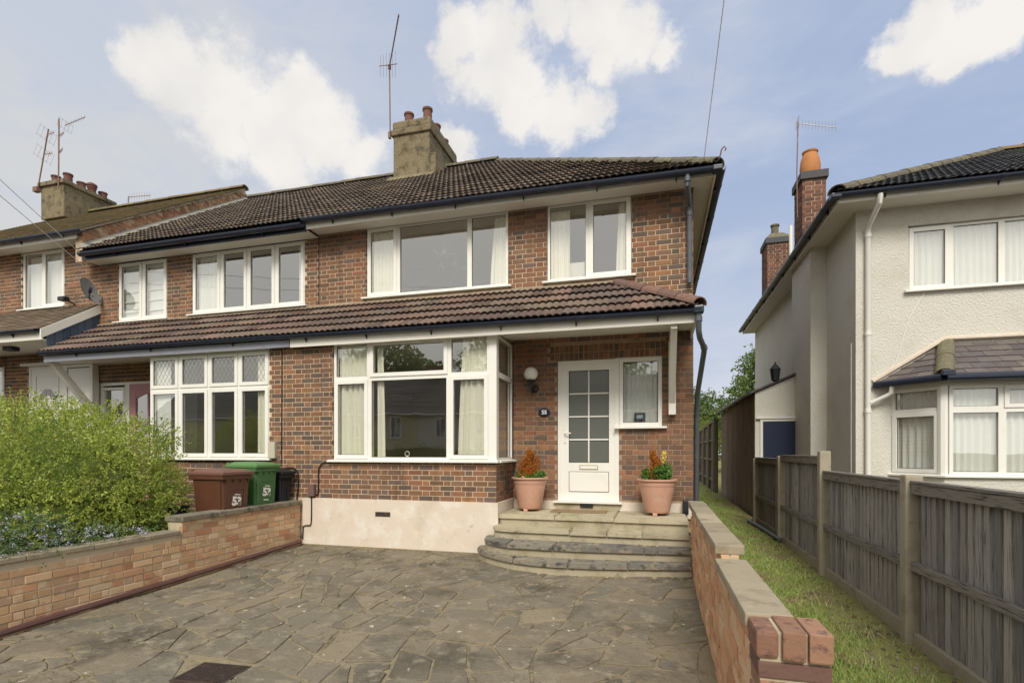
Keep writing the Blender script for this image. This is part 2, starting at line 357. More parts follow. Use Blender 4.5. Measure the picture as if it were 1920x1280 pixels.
def glass(name, refl, tint=(1,1,1), rough=0.0, bump=0):
    m = bpy.data.materials.new(name); m.use_nodes = True; t = NT(m.node_tree)
    out = t.node('ShaderNodeOutputMaterial'); tr = t.node('ShaderNodeBsdfTransparent'); gl = t.node('ShaderNodeBsdfGlossy')
    tr.inputs[0].default_value = (*tint, 1); gl.inputs['Roughness'].default_value = rough; gl.inputs[0].default_value = (.95,.95,.95,1)
    lw = t.node('ShaderNodeFresnel'); lw.inputs[0].default_value = 1.5
    f = t.math('MULTIPLY_ADD', lw.outputs[0], 1.3, refl, clamp=True)
    f = t.math('MULTIPLY', f, t.math('SUBTRACT', 1.0, t.node('ShaderNodeNewGeometry').outputs['Backfacing']))
    if bump:
        n = t.noise(t.node('ShaderNodeNewGeometry').outputs['Position'], 1.6, 2, .4)
        bn = t.node('ShaderNodeBump'); bn.inputs['Strength'].default_value = bump; bn.inputs['Distance'].default_value = .01
        t.put(bn.inputs['Height'], n); t.l.new(bn.outputs[0], gl.inputs['Normal'])
    mx = t.node('ShaderNodeMixShader'); t.put(mx.inputs[0], f)
    t.l.new(tr.outputs[0], mx.inputs[1]); t.l.new(gl.outputs[0], mx.inputs[2]); t.l.new(mx.outputs[0], out.inputs[0])
    return m
M_glass = glass('window_glass', .25, (.985,.99,.98), bump=.25)
M_glassl = glass('window_glass_clear', .20, (.98,.99,.98), bump=.2)
def frosted():
    m = bpy.data.materials.new('frosted_glass'); m.use_nodes = True; t = NT(m.node_tree)
    out = t.node('ShaderNodeOutputMaterial'); b = t.node('ShaderNodeBsdfPrincipled')
    b.inputs['Base Color'].default_value = (.13,.135,.12,1); b.inputs['Roughness'].default_value = .14; b.inputs['Specular IOR Level'].default_value = .9
    n = t.noise(t.node('ShaderNodeNewGeometry').outputs['Position'], 90, 3, .6)
    bn = t.node('ShaderNodeBump'); bn.inputs['Strength'].default_value = .35; bn.inputs['Distance'].default_value = .004
    t.put(bn.inputs['Height'], n); t.l.new(bn.outputs[0], b.inputs['Normal']); t.l.new(b.outputs[0], out.inputs[0]); return m
M_frost = frosted()
def cloth(name, c, tr=.45):
    m = bpy.data.materials.new(name); m.use_nodes = True; t = NT(m.node_tree)
    out = t.node('ShaderNodeOutputMaterial'); d = t.node('ShaderNodeBsdfDiffuse'); x = t.node('ShaderNodeBsdfTranslucent')
    d.inputs[0].default_value = (*c, 1); x.inputs[0].default_value = (*c, 1)
    mx = t.node('ShaderNodeMixShader'); mx.inputs[0].default_value = tr
    t.l.new(d.outputs[0], mx.inputs[1]); t.l.new(x.outputs[0], mx.inputs[2]); t.l.new(mx.outputs[0], out.inputs[0]); return m
M_curt = cloth('cream_curtain', (.93,.90,.78), .12)
M_net = cloth('net_curtain', (.92,.92,.87), .15)
def leafmat(name, cols, tr=.35, vary=.25, stains=()):
    m = bpy.data.materials.new(name); m.use_nodes = True; t = NT(m.node_tree)
    out = t.node('ShaderNodeOutputMaterial'); d = t.node('ShaderNodeBsdfPrincipled'); x = t.node('ShaderNodeBsdfTranslucent')
    geo = t.node('ShaderNodeNewGeometry'); r = geo.outputs['Random Per Island']
    k = len(cols); c = t.ramp(r, [(i/k, cc) for i, cc in enumerate(cols)], 'CONSTANT')
    for (sc, cc, lo, hi) in stains: c = t.mix(t.maprange(t.noise(geo.outputs['Position'], sc, 3, .6), lo, hi), c, cc)
    t.put(d.inputs['Base Color'], c); d.inputs['Roughness'].default_value = .55; d.inputs['Specular IOR Level'].default_value = .25
    t.put(x.inputs[0], c)
    mx = t.node('ShaderNodeMixShader'); mx.inputs[0].default_value = tr
    t.l.new(d.outputs[0], mx.inputs[1]); t.l.new(x.outputs[0], mx.inputs[2]); t.l.new(mx.outputs[0], out.inputs[0]); return m
M_leafL = leafmat('hedge_leaf', [(0.411, 0.461, 0.08), (0.322, 0.403, 0.071), (0.478, 0.521, 0.113), (0.234, 0.319, 0.057), (0.379, 0.426, 0.095)], stains=[(1.6,(.17,.26,.05),.5,.72),(1.1,(.36,.32,.13),.66,.80)])
M_leafD = leafmat('ceanothus_leaf', [(.08,.15,.06),(.11,.19,.08),(.15,.22,.10),(.24,.27,.09)])
M_flow = leafmat('lilac_flower', [(.55,.55,.75),(.66,.66,.80),(.48,.49,.72),(.75,.75,.82)], tr=.2)
M_tree = leafmat('tree_leaf', [(.13,.20,.055),(.17,.24,.07),(.105,.165,.05),(.21,.27,.085)])
M_treeb = leafmat('bright_tree_leaf', [(.19,.24,.045),(.15,.20,.04),(.23,.26,.06)])
M_grass = leafmat('grass_blade', [(0.29, 0.395, 0.09), (0.238, 0.354, 0.075), (0.334, 0.416, 0.12), (0.405, 0.416, 0.2), (0.308, 0.385, 0.1)], tr=.3, stains=[(2.2,(.40,.32,.17),.52,.68)])
M_orange = leafmat('dried_conifer_leaf', [(.44,.15,.02),(.38,.12,.02),(.50,.19,.03),(.32,.10,.02)], tr=.2)
M_pgreen = leafmat('pot_leaf', [(.08,.20,.03),(.12,.26,.04),(.06,.16,.03),(.16,.28,.06)])
M_yflow = leafmat('yellow_flower', [(.70,.52,.08),(.75,.62,.18)], tr=.2)
M_weed = leafmat('weed_leaf', [(.12,.17,.04),(.20,.20,.06),(.26,.22,.07)], tr=.2)

# ------------------------------------------------------------------ ground levels
def gz(y):                      # the drive falls gently to the street
    return 0.0 if y > 6.4 else -.035*(6.4-max(y, -.6))
def gzr(y): return .012*(min(y, 14)-4.7) if y > 2 else -.03

# ------------------------------------------------------------------ brickwork
BM = {}
def brick_mesh(L, H, m, key=''):
    k = (round(L*200), round(H*200), m.name, random.randrange(3))
    if k in BM: return BM[k]
    q = random.Random(hash(k[:2])+k[3]); j = lambda a: q.uniform(-a, a)
    x, z, c, d = L/2, H/2, .003, .05
    fr = [(-x+c+j(.003), 0, -z+c+j(.002)), (x-c+j(.003), 0, -z+c+j(.002)), (x-c+j(.003), 0, z-c+j(.002)), (-x+c+j(.003), 0, z-c+j(.002))]
    md = [(-x, c, -z), (x, c, -z), (x, c, z), (-x, c, z)]; bk = [(-x, d, -z), (x, d, -z), (x, d, z), (-x, d, z)]
    me = bpy.data.meshes.new('brick')
    me.from_pydata(fr+md+bk, [], [(0,1,2,3)]+[(4+i, 4+(i+1) % 4, (i+1) % 4, i) for i in range(4)]+[(8+i, 8+(i+1) % 4, 4+(i+1) % 4, 4+i) for i in range(4)])
    me.materials.append(m); BM[k] = me; return me
def wall_frame(B, th):
    return Matrix.Translation((B[0], B[1], 0)) @ Matrix.Rotation(th, 4, 'Z')
def cut_spans(a, b, cuts):
    spans = [(a, b)]
    for (c0, c1) in cuts:
        nx = []
        for (p, q) in spans:
            if c1 <= p or c0 >= q: nx.append((p, q)); continue
            if c0 > p: nx.append((p, c0))
            if c1 < q: nx.append((c1, q))
        spans = nx
    return spans
def bricks_on(B, th, s0, s1, z0, z1, openings=(), keep=None, flem=True, L=.214, H=.0645, J=.0105, zref=0.0, jit=.002):
    """list of bricks laid in courses along a wall: (matrix, length, height)"""
    out = []; F = wall_frame(B, th); p = H+J
    k0 = math.floor((z0-zref)/p+1e-6); k1 = math.ceil((z1-zref)/p-1e-6)
    for k in range(k0, k1):
        za = max(zref+k*p, z0); zb = min(zref+k*p+H, z1)
        if zb-za < .02: continue
        cuts = [(o[0], o[1]) for o in openings if o[2] < zb-.01 and o[3] > za+.01]
        if flem: pat = [L, (L-J)/2]; off = (k % 2)*(L+J+(L-J)/2+J)/2+random.Random(k).uniform(-.004, .004)
        else: pat = [L]; off = (k % 2)*(L+J)/2+random.Random(k).uniform(-.006, .006)
        s = s0-off-.3*2; i = 0
        per = sum(pat)+J*len(pat); s = s0-off
        while s < s1:
            w = pat[i % len(pat)]; a, b = max(s, s0), min(s+w, s1); s += w+J; i += 1
            if b-a < .03: continue
            for (p0, p1) in cut_spans(a, b, cuts):
                if p1-p0 < .035: continue
                cx, cz = (p0+p1)/2, (za+zb)/2
                if keep and not keep(cx, cz, p1-p0): continue
                M = F @ Matrix.Translation((cx, random.uniform(-jit, jit), cz)) @ Matrix.Rotation(random.uniform(-.006, .006), 4, 'Y')
                out.append((M, p1-p0, zb-za))
    return out
CAMP = Vector((0, 0, 1.47)); CAMF = Vector((-.2662, .9639, 0))
def in_view(p, m=1.02):
    d = (p-CAMP); t = d.dot(CAMF)
    if t < .3: return False
    u = d.dot(Vector((.9639, .2662, 0)))/t; v = d.z/t
    return abs(u) < .975*m and -.4406*m < v < .859*m
def place_bricks(lst, m, parent, hidden=None, name='brick', limit=300):
    """the largest ones in the picture as parts, the rest as one joined part"""
    sc = []
    for i, (M, L, H) in enumerate(lst):
        p = M.to_translation(); vis = in_view(p) and not (hidden and hidden(p))
        sc.append((-(L+.1)/(p-CAMP).length if vis else 1, i))
    sc.sort(); n = 0; rest = MB(); first = True
    for (s, i) in sc:
        M, L, H = lst[i]
        me = brick_mesh(L, H, m)
        if n < limit and s < 0:
            o = bpy.data.objects.new(name, me); col.objects.link(o); par(o, parent)
            o.matrix_basis = M; n += 1
        else:
            vs = [tuple(M @ v.co) for v in me.vertices]; b = len(rest.v); rest.v += vs
            rest.f += [tuple(j+b for j in f.vertices) for f in me.polygons]
    if rest.v: rest.build('brickwork', m, parent, kind='stuff')
def wall_body(mb, B, th, s0, s1, z0, z1, openings=(), t=.2, inset=.0055):
    mb.M = wall_frame(B, th)
    ss = sorted(set([s0, s1]+[min(max(o[i], s0), s1) for o in openings for i in (0, 1)]))
    for a, b in zip(ss[:-1], ss[1:]):
        if b-a < 1e-5: continue
        cuts = sorted([(o[2], o[3]) for o in openings if o[0] < (a+b)/2 < o[1]])
        for (p, q) in cut_spans(z0, z1, cuts):
            mb.box(a, b, inset, inset+t, p, q)
    mb.M = None

# ------------------------------------------------------------------ windows
def ring(mb, x0, x1, z0, z1, w, y0, y1):
    mb.box(x0, x1, y0, y1, z0, z0+w); mb.box(x0, x1, y0, y1, z1-w, z1)
    mb.box(x0, x0+w, y0, y1, z0+w, z1-w); mb.box(x1-w, x1, y0, y1, z0+w, z1-w)
def curtain_mesh(M, x0, x1, z0, z1, y, amp=.03, per=.11, x0b=None, x1b=None, seed=0):
    n = max(8, int((x1-x0)/per*10)); q = random.Random(seed); mb = MB(); mb.M = M
    x0b = x0 if x0b is None else x0b; x1b = x1 if x1b is None else x1b
    ph = [q.uniform(-.5, .5) for _ in range(n+1)]; vs = []
    rows = 5
    for r in range(rows):
        t = r/(rows-1)
        for i in range(n+1):
            f = i/n; xa = x0+(x1-x0)*f; xb = x0b+(x1b-x0b)*f
            e = t**1.4
            x = xa*e+xb*(1-e)
            yy = y+amp*math.sin(2*math.pi*(f*(x1-x0)/per)+.9*math.sin(f*9+seed))*(.8+.3*ph[i])*(1.0-.35*t)
            vs.append((x, yy, z0+(z1-z0)*t))
    fs = [(r*(n+1)+i, r*(n+1)+i+1, (r+1)*(n+1)+i+1, (r+1)*(n+1)+i) for r in range(rows-1) for i in range(n)]
    mb.add(vs, fs); return mb
def window(parent, B, th, x0, x1, z0, z1, cells, gm=None, set_=.02, sill=True, sill_out=.07, curtains=(), w=.038, mname=None, leaded=()):
    """cells: (x0,x1,z0,z1,kind) kind f fixed, c casement; frame is the part, its pane/seal/sill/curtain the sub-parts"""
    gm = gm or M_glass; mf = mname or M_upvc
    M = wall_frame(B, th); fr = MB(); fr.M = M; se = MB(); se.M = M; panes = []
    for ci, (a, b, c, d, k, *o) in enumerate(cells):
        y0 = set_
        ring(fr, a, b, c, d, w, y0, y0+.07); i = w
        if k == 'c':
            i = .075; g = .018
            ring(fr, a+g, b-g, c+g, d-g, i-g, y0-.016, y0+.045)
            yg = y0+.012
        else: yg = y0+.03
        ring(se, a+i, b-i, c+i, d-i, .007, yg-.006, yg-.001)
        p = MB(); p.M = M; p.box(a+i, b-i, yg, yg+.004, c+i, d-i); panes.append(p)
    root = fr.build('window', mf, parent)
    for p in panes: p.build('pane', gm, root)
    se.build('glazing_seal', M_seal, root)
    if sill:
        s = MB(); s.M = M
        s.add([(x0-.07, -sill_out, z0-.035), (x1+.07, -sill_out, z0-.035), (x1+.07, set_+.05, z0-.035), (x0-.07, set_+.05, z0-.035),
               (x0-.07, -sill_out, z0-.012), (x1+.07, -sill_out, z0-.012), (x1+.07, set_-.001, z0+.004), (x0-.07, set_-.001, z0+.004)],
              [(0,3,2,1),(4,5,6,7),(0,1,5,4),(1,2,6,5),(2,3,7,6),(3,0,4,7)])
        s.build('sill', mf, root)
    for i, c in enumerate(curtains):
        (a, b, p, q, mm, *r) = c; kw = r[0] if r else {}
        curtain_mesh(M, a, b, p, q, set_+kw.pop('dy', .07), seed=i+int(abs(x0)*7), **kw).build('curtain', mm, root, smooth=True)
    for (a, b, c, d) in leaded:
        l = MB(); l.M = M; st = .085
        y = set_+.008; n = int(((b-a)+(d-c)*1.0)/st)+2
        for sgn in (1, -1):
            for k in range(-n, n+1):
                pts = []
                # line x = x0 + k*st + sgn*(z-c)*.62
                for zz in (c, d):
                    pts.append(((a+b)/2+k*st+sgn*(zz-(c+d)/2)*.62, zz))
                (xa, za), (xb, zb) = pts
                def clip(xq):
                    return za+(xq-xa)/(xb-xa)*(zb-za)
                lo, hi = (xa, xb) if xa < xb else (xb, xa)
                A, Bx = max(lo, a), min(hi, b)
                if Bx-A < .004: continue
                l.tube([(A, y, clip(A)), (Bx, y, clip(Bx))], .0028, 4, cap=False)
        l.build('leaded_lattice', M_lead, root)
    return root
def grid_cells(xs, z0, z1, kinds):
    return [(xs[i], xs[i+1], z0, z1, kinds[i]) for i in range(len(xs)-1)]

# ------------------------------------------------------------------ gutters and pipes
def gutter(parent, a, b, zt, axis='x', at=0.0, out=-1, r=.058, m=None, brackets=1.0, name='gutter', bm=None, phase=.5, fall=0):
    """half-round gutter; top at zt, back edge at `at`, running a..b along axis"""
    m = m or M_gutter; n = 9; cy = at+out*r
    arc = [(cy+r*math.cos(math.pi+math.pi*i/(n-1)), zt+1.02*r*math.sin(math.pi+math.pi*i/(n-1))) for i in range(n)]
    arc2 = [(cy+(r-.006)*math.cos(math.pi+math.pi*i/(n-1)), zt+1.02*(r-.006)*math.sin(math.pi+math.pi*i/(n-1))) for i in range(n)]
    g = MB(); g.extr(arc+arc2[::-1], axis, a, b); dz = lambda t: -fall*(t-a)/(b-a)
    if fall: g.v = [(x, y, z+dz(x)) for x, y, z in g.v]
    gg = g.build(name, m, parent)
    L = b-a; k = max(1, int(L/brackets))
    for i in range(k):
        t = a+(i+phase)*L/k; q = MB()
        pr = [(cy+(r+.006)*math.cos(math.pi+math.pi*j/8), zt+.004+(r+.008)*math.sin(math.pi+math.pi*j/8)) for j in range(9)]
        pr2 = [(cy+(r-.002)*math.cos(math.pi+math.pi*j/8), zt+.004+(r-.002)*math.sin(math.pi+math.pi*j/8)) for j in range(9)]
        q.extr(pr+pr2[::-1], axis, t-.018, t+.018)
        if i % 2 == 0 or True:
            s = -out; y1 = at+ (0.0)
            pf = [(at-out*(-.001), zt-.02), (at+out*.055, zt-.058), (at+out*.03, zt-.075), (at+out*.001, zt-.11)]
            q.extr(pf, axis, t-.008, t+.008)
        if fall: q.v = [(x, y, z+dz(x)) for x, y, z in q.v]
        q.build('gutter_bracket', m, gg)
    return gg
def pipe(parent, pts, r=.034, m=None, name='downpipe', collars=()):
    q = MB(); q.tube(pts, r, 12); o = q.build(name, m or M_pipe, parent, smooth=True)
    for (p, d) in collars:
        c = MB(); p = Vector(p); d = Vector(d).normalized()
        c.tube([p-d*.03, p+d*.03], r*1.22, 12); c.build('pipe_collar', m or M_pipe, o, smooth=True)
    return o

# ------------------------------------------------------------------ roof tiles
def tile_mesh(m, var=0):
    n = 12; W = .30; Lh = .345; amp = .022; q = random.Random(var); vs = []
    xs = [W*i/n for i in range(n+1)]
    wv = lambda x: amp*abs(math.sin(math.pi*x/.1))
    j = [q.uniform(-.0015, .0015) for _ in xs]
    vs += [(x, 0, .042+wv(x)+jj) for x, jj in zip(xs, j)]
    vs += [(x, Lh, .001+wv(x)) for x in xs]
    vs += [(x, .006, .042+wv(x)-.019) for x in xs]
    k = n+1
    fs = [(i, i+1, k+i+1, k+i) for i in range(n)]+[(2*k+i, 2*k+i+1, i+1, i) for i in range(n)]
    me = bpy.data.meshes.new('roof_tile'); me.from_pydata(vs, [], fs); me.materials.append(m); return me
def lay_tiles(parent, O, Xd, Ud, poly, m, limit=300, gauge=.30, name='roof_tile', clip_planes=(), vis=True):
    """wavy interlocking tiles over a sloping plane. poly: convex polygon in (x,u); clip_planes cut the ones crossing an edge"""
    O = Vector(O); Xd = Vector(Xd).normalized(); Ud = Vector(Ud).normalized(); N = Xd.cross(Ud)
    ms = [tile_mesh(m, i) for i in range(4)]
    F = Matrix((( Xd.x, Ud.x, N.x, O.x), (Xd.y, Ud.y, N.y, O.y), (Xd.z, Ud.z, N.z, O.z), (0,0,0,1)))
    xs = [p[0] for p in poly]; us = [p[1] for p in poly]
    def inside(x, u):
        n = len(poly)
        for i in range(n):
            (ax, au), (bx, bu) = poly[i], poly[(i+1) % n]
            if (bx-ax)*(u-au)-(bu-au)*(x-ax) < -1e-4: return False
        return True
    full = []; partial = []
    nx = math.ceil((max(xs)-min(xs))/.3); nu = math.ceil((max(us)-min(us))/gauge)
    for k in range(nu):
        u = min(us)+k*gauge
        for i in range(nx):
            x = min(xs)+i*.3
            cs = [inside(x+.01, u+.01), inside(x+.29, u+.01), inside(x+.29, u+gauge-.01), inside(x+.01, u+gauge-.01)]
            if not any(cs): continue
            M = F @ Matrix.Translation((x, u+random.uniform(-.006, .006), random.uniform(0, .006))) @ Matrix.Rotation(random.uniform(-.010, .010), 4, 'Z')
            (full if all(cs) else partial).append(M)
    full.sort(key=lambda M: (M.to_translation()-CAMP).length); n = 0; rest = MB()
    def join(M):
        me = random.choice(ms); b = len(rest.v); rest.v += [tuple(M @ v.co) for v in me.vertices]
        rest.f += [tuple(j+b for j in f.vertices) for f in me.polygons]
    for M in full:
        if vis and n < limit and in_view(M.to_translation()):
            o = bpy.data.objects.new(name, random.choice(ms)); col.objects.link(o); par(o, parent); o.matrix_basis = M; n += 1
        else: join(M)
    for M in partial: join(M)
    if rest.v:
        o = rest.build('roof_tiling', m, parent, kind='stuff')
        if partial:
            bm = bmesh.new(); bm.from_mesh(o.data)
            for i in range(len(poly)):
                (ax, au), (bx, bu) = poly[i], poly[(i+1) % len(poly)]
                if abs(au-bu) < 1e-6 and au == min(us): continue
                a = O+Xd*ax+Ud*au; b = O+Xd*bx+Ud*bu; nn = (b-a).cross(N).normalized()
                bmesh.ops.bisect_plane(bm, geom=bm.verts[:]+bm.edges[:]+bm.faces[:], plane_co=a+nn*.002, plane_no=nn, clear_outer=True)
            bm.to_mesh(o.data); bm.free()
    return n
def clip_poly(P, C):
    """Sutherland-Hodgman: polygon P by convex counter-clockwise polygon C"""
    out = P
    for i in range(len(C)):
        (ax, ay), (bx, by) = C[i], C[(i+1) % len(C)]; inp = out; out = []
        f = lambda p: (bx-ax)*(p[1]-ay)-(by-ay)*(p[0]-ax)
        for j in range(len(inp)):
            p, q = inp[j], inp[(j+1) % len(inp)]; fp, fq = f(p), f(q)
            if fp >= 0: out.append(p)
            if (fp >= 0) != (fq >= 0):
                t = fp/(fp-fq); out.append((p[0]+(q[0]-p[0])*t, p[1]+(q[1]-p[1])*t))
        if not out: return []
    return out
def lay_slates(parent, O, Xd, Ud, poly, m, w=.25, gauge=.13, th=.008, objs=True, name='slate', gap=.003, lift=.012):
    O = Vector(O); Xd = Vector(Xd).normalized(); Ud = Vector(Ud).normalized(); N = Xd.cross(Ud)
    xs = [p[0] for p in poly]; us = [p[1] for p in poly]; rest = MB()
    for k in range(math.ceil((max(us)-min(us))/gauge)):
        u = min(us)+k*gauge; off = (k % 2)*w/2
        for i in range(-1, math.ceil((max(xs)-min(xs))/w)+1):
            x = min(xs)+i*w+off; dz = random.uniform(0, .003)
            c = clip_poly([(x+gap, u+random.uniform(-.003, .003)), (x+w-gap, u+random.uniform(-.003, .003)), (x+w-gap, u+gauge+.02), (x+gap, u+gauge+.02)], poly)
            if len(c) < 3: continue
            ar = abs(sum(c[j][0]*c[(j+1) % len(c)][1]-c[(j+1) % len(c)][0]*c[j][1] for j in range(len(c))))/2
            if ar < .0008: continue
            mb = MB() if objs else rest; n = len(c)
            hh = lambda uu: lift*(1-(uu-u)/(gauge+.02))+.002+dz
            P0 = [O+Xd*a+Ud*b+N*hh(b) for a, b in c]; P1 = [p+N*th for p in P0]
            mb.add(P0+P1, [tuple(range(n-1, -1, -1)), tuple(range(n, 2*n))]+[(j, (j+1) % n, n+(j+1) % n, n+j) for j in range(n)])
            if objs: mb.build(name, m, parent)
    if not objs: rest.build('roof_tiling', m, parent, kind='stuff')
def ridge_tiles(parent, a, b, m, r=.11, L=.42, name='ridge_tile', sag=.0, end=False):
    a = Vector(a); b = Vector(b); d = (b-a); n = max(1, round(d.length/L)); d.normalize()
    up = Vector((0, 0, 1)); side = d.cross(up).normalized(); nrm = side.cross(d).normalized(); seg = (b-a).length/n
    for i in range(n):
        p0 = a+d*(seg*i+.004); p1 = a+d*(seg*(i+1)-.004); q = MB(); k = 8; vs = []
        rr = r*random.uniform(.96, 1.04)
        for (p, s) in ((p0, 1.04), (p1, .98)):
            for j in range(k+1):
                t = math.pi*j/k; vs.append(p+side*math.cos(t)*rr*s*1.05+nrm*(math.sin(t)*rr*s*.8-.02))
            for j in range(k, -1, -1):
                t = math.pi*j/k; vs.append(p+side*math.cos(t)*(rr*s-.018)*1.05+nrm*(math.sin(t)*(rr*s-.018)*.8-.02))
        K = 2*(k+1)
        q.add(vs, [tuple(range(K-1, -1, -1)), tuple(range(K, 2*K))]+[(j, (j+1) % K, K+(j+1) % K, K+j) for j in range(K)])
        q.build(name, m, parent)

# ------------------------------------------------------------------ aerials
def yagi(parent, p0, p1, n, el, axis, m, r=.006, el0=None, refl=None):
    """boom from p0 to p1 with n elements of length el along axis"""
    p0 = Vector(p0); p1 = Vector(p1); ax = Vector(axis).normalized(); b = MB(); b.tube([p0, p1], r*1.5, 6)
    o = b.build('boom', m, parent)
    for i in range(n):
        t = (i+.5)/n; l = (el if el0 is None else el0+(el-el0)*t)/2; c = p0.lerp(p1, t)
        e = MB(); e.tube([c-ax*l, c+ax*l], r*.6, 4); e.build('element', m, o)
    if refl:
        up = (p1-p0).normalized().cross(ax).normalized(); h, w = refl; g = MB()
        for k in range(5):
            c = p0+up*(k-2)*h/4; g.tube([c-ax*w/2, c+ax*w/2], r*.5, 4)
        for s in (-1, 1): g.tube([p0-up*h/2+ax*s*w*.4, p0+up*h/2+ax*s*w*.4], r*.5, 4)
        g.build('reflector', m, o)
    return o

# ================================================================== SETTING
def ground_sheet(name, pts, zf, m, nseg=(1, 1)):
    (x0, x1, y0, y1) = pts; nx, ny = nseg; mb = MB()
    vs = [(x0+(x1-x0)*i/nx, y0+(y1-y0)*j/ny, 0) for j in range(ny+1) for i in range(nx+1)]
    vs = [(x, y, zf(x, y)) for x, y, _ in vs]
    mb.add(vs, [(j*(nx+1)+i, j*(nx+1)+i+1, (j+1)*(nx+1)+i+1, (j+1)*(nx+1)+i) for j in range(ny) for i in range(nx)])
    return struct(mb.build(name, m))
ground_sheet('ground', (-300, 300, -300, 300), lambda x, y: -.45, M_soil)
ground_sheet('road', (-120, 120, -9.5, -2.9), lambda x, y: -.36, M_tar)
for (ya, yb) in ((-2.9, -.6), (-11.6, -9.5)):
    mb = MB(); mb.box(-120, 120, ya, yb, -.44, -.245); struct(mb.build('pavement', M_pave))
for yy in (-2.9, -9.62):
    mb = MB(); mb.box(-120, 120, yy-.004, yy+.116, -.44, -.235); struct(mb.build('kerb', M_conc))
# driveway: mortar bed and irregular stones
drive = ground_sheet('driveway', (-5.36, .42, -.6, 7.3), lambda x, y: gz(y)-.004, M_joint, (1, 24))
ground_sheet('neighbour_front_garden', (-30, -5.50, -.6, 8.2), lambda x, y: .2 if y > 1 else .2-.27*(1-y), M_soil, (1, 16))
def gr_z(x, y): return gzr(y)+.02*math.sin(x*5+y*3)*.3
ground_sheet('side_passage_ground', (.44, 1.93, -.6, 34), gr_z, M_lawn, (8, 90))
ground_sheet('back_ground', (-40, 60, 8.0, 90), lambda x, y: -.06, M_lawn, (2, 2))
def broken_stones():
    """slabs broken again and again across their longer side"""
    rg = random.Random(23); out = []
    def split(P, depth):
        n = len(P); A = sum(P[j][0]*P[(j+1) % n][1]-P[(j+1) % n][0]*P[j][1] for j in range(n))/2
        cx = sum(p[0] for p in P)/n; cy = sum(p[1] for p in P)/n
        sxx = sum((p[0]-cx)**2 for p in P); syy = sum((p[1]-cy)**2 for p in P); sxy = sum((p[0]-cx)*(p[1]-cy) for p in P)
        th = .5*math.atan2(2*sxy, sxx-syy)
        lo = sum(((p[0]-cx)*math.cos(th)+(p[1]-cy)*math.sin(th))**2 for p in P); sh = sum((-(p[0]-cx)*math.sin(th)+(p[1]-cy)*math.cos(th))**2 for p in P)
        asp = math.sqrt(lo/max(sh, 1e-6))
        if A < rg.choice((.08, .12, .16, .20, .26)) and asp < 2.3: out.append(P); return
        if A < .03: out.append(P); return
        a = th+math.pi/2+rg.gauss(0, .30); o = rg.uniform(-.22, .22)*math.sqrt(A)*asp**.5
        mx, my = cx+math.cos(th)*o, cy+math.sin(th)*o; nx_, ny_ = -math.sin(a), math.cos(a)
        f = lambda p: (p[0]-mx)*nx_+(p[1]-my)*ny_
        L, Rr = [], []
        for j in range(n):
            p, q = P[j], P[(j+1) % n]; fp, fq = f(p), f(q)
            (L if fp >= 0 else Rr).append(p)
            if (fp >= 0) != (fq >= 0):
                t = fp/(fp-fq); c = (p[0]+(q[0]-p[0])*t, p[1]+(q[1]-p[1])*t); L.append(c); Rr.append(c)
        if len(L) < 3 or len(Rr) < 3: out.append(P); return
        split(L, depth+1); split(Rr, depth+1)
    for i in range(5):
        for j in range(5):
            x0 = -5.36+5.78*i/5; y0 = .6+6.6*j/5
            split([(x0, y0), (x0+5.78/5, y0), (x0+5.78/5, y0+6.6/5), (x0, y0+6.6/5)], 0)
    # bend the whole pattern so that no long straight joints stay
    w = lambda p: (p[0]+.13*math.sin(p[1]*1.3+p[0]*.9)+.05*math.sin(p[1]*4.1+1), p[1]+.16*math.sin(p[0]*1.15+.6)+.05*math.sin(p[0]*3.7+p[1]*2))
    W = []
    for P in out:
        Q = []
        for p in P: 
            q = w(p); Q.append((min(.415, max(-5.355, q[0])), min(7.25, q[1])))
        W.append(Q)
    return W
def inset_poly(P, d):
    n = len(P); cx = sum(p[0] for p in P)/n; cy = sum(p[1] for p in P)/n; C = []
    out = [(-1e3,-1e3),(1e3,-1e3),(1e3,1e3),(-1e3,1e3)]
    for i in range(n):
        (ax, ay), (bx, by) = P[i], P[(i+1) % n]; L = math.hypot(bx-ax, by-ay)
        if L < 1e-4: continue
        nx_, ny_ = -(by-ay)/L, (bx-ax)/L; dd = d*random.uniform(.5, 1.7)
        a = (ax+nx_*dd, ay+ny_*dd); inp = out; out = []
        f = lambda p: (p[0]-a[0])*nx_+(p[1]-a[1])*ny_
        for j in range(len(inp)):
            p, q = inp[j], inp[(j+1) % len(inp)]; fp, fq = f(p), f(q)
            if fp >= 0: out.append(p)
            if (fp >= 0) != (fq >= 0):
                t = fp/(fp-fq); out.append((p[0]+(q[0]-p[0])*t, p[1]+(q[1]-p[1])*t))
        if len(out) < 3: return []
    return out
def rough_poly(P, rg):
    """knock the corners off and nibble the edges"""
    Q = []; n = len(P)
    for i in range(n):
        a, b, c = Vector(P[i-1]), Vector(P[i]), Vector(P[(i+1) % n])
        l1, l2 = (a-b).length, (c-b).length; k = rg.uniform(.012, .04)
        p = b+(a-b)*min(.3, k/max(l1, .01)); q = b+(c-b)*min(.3, k/max(l2, .01)); Q += [p, q]
        if l2 > .2:
            m = b.lerp(c, rg.uniform(.35, .65)); d = (c-b).normalized(); Q.append(m+Vector((-d.y, d.x))*rg.uniform(-.010, .014))
    return [tuple(v) for v in Q]
rg = random.Random(5)
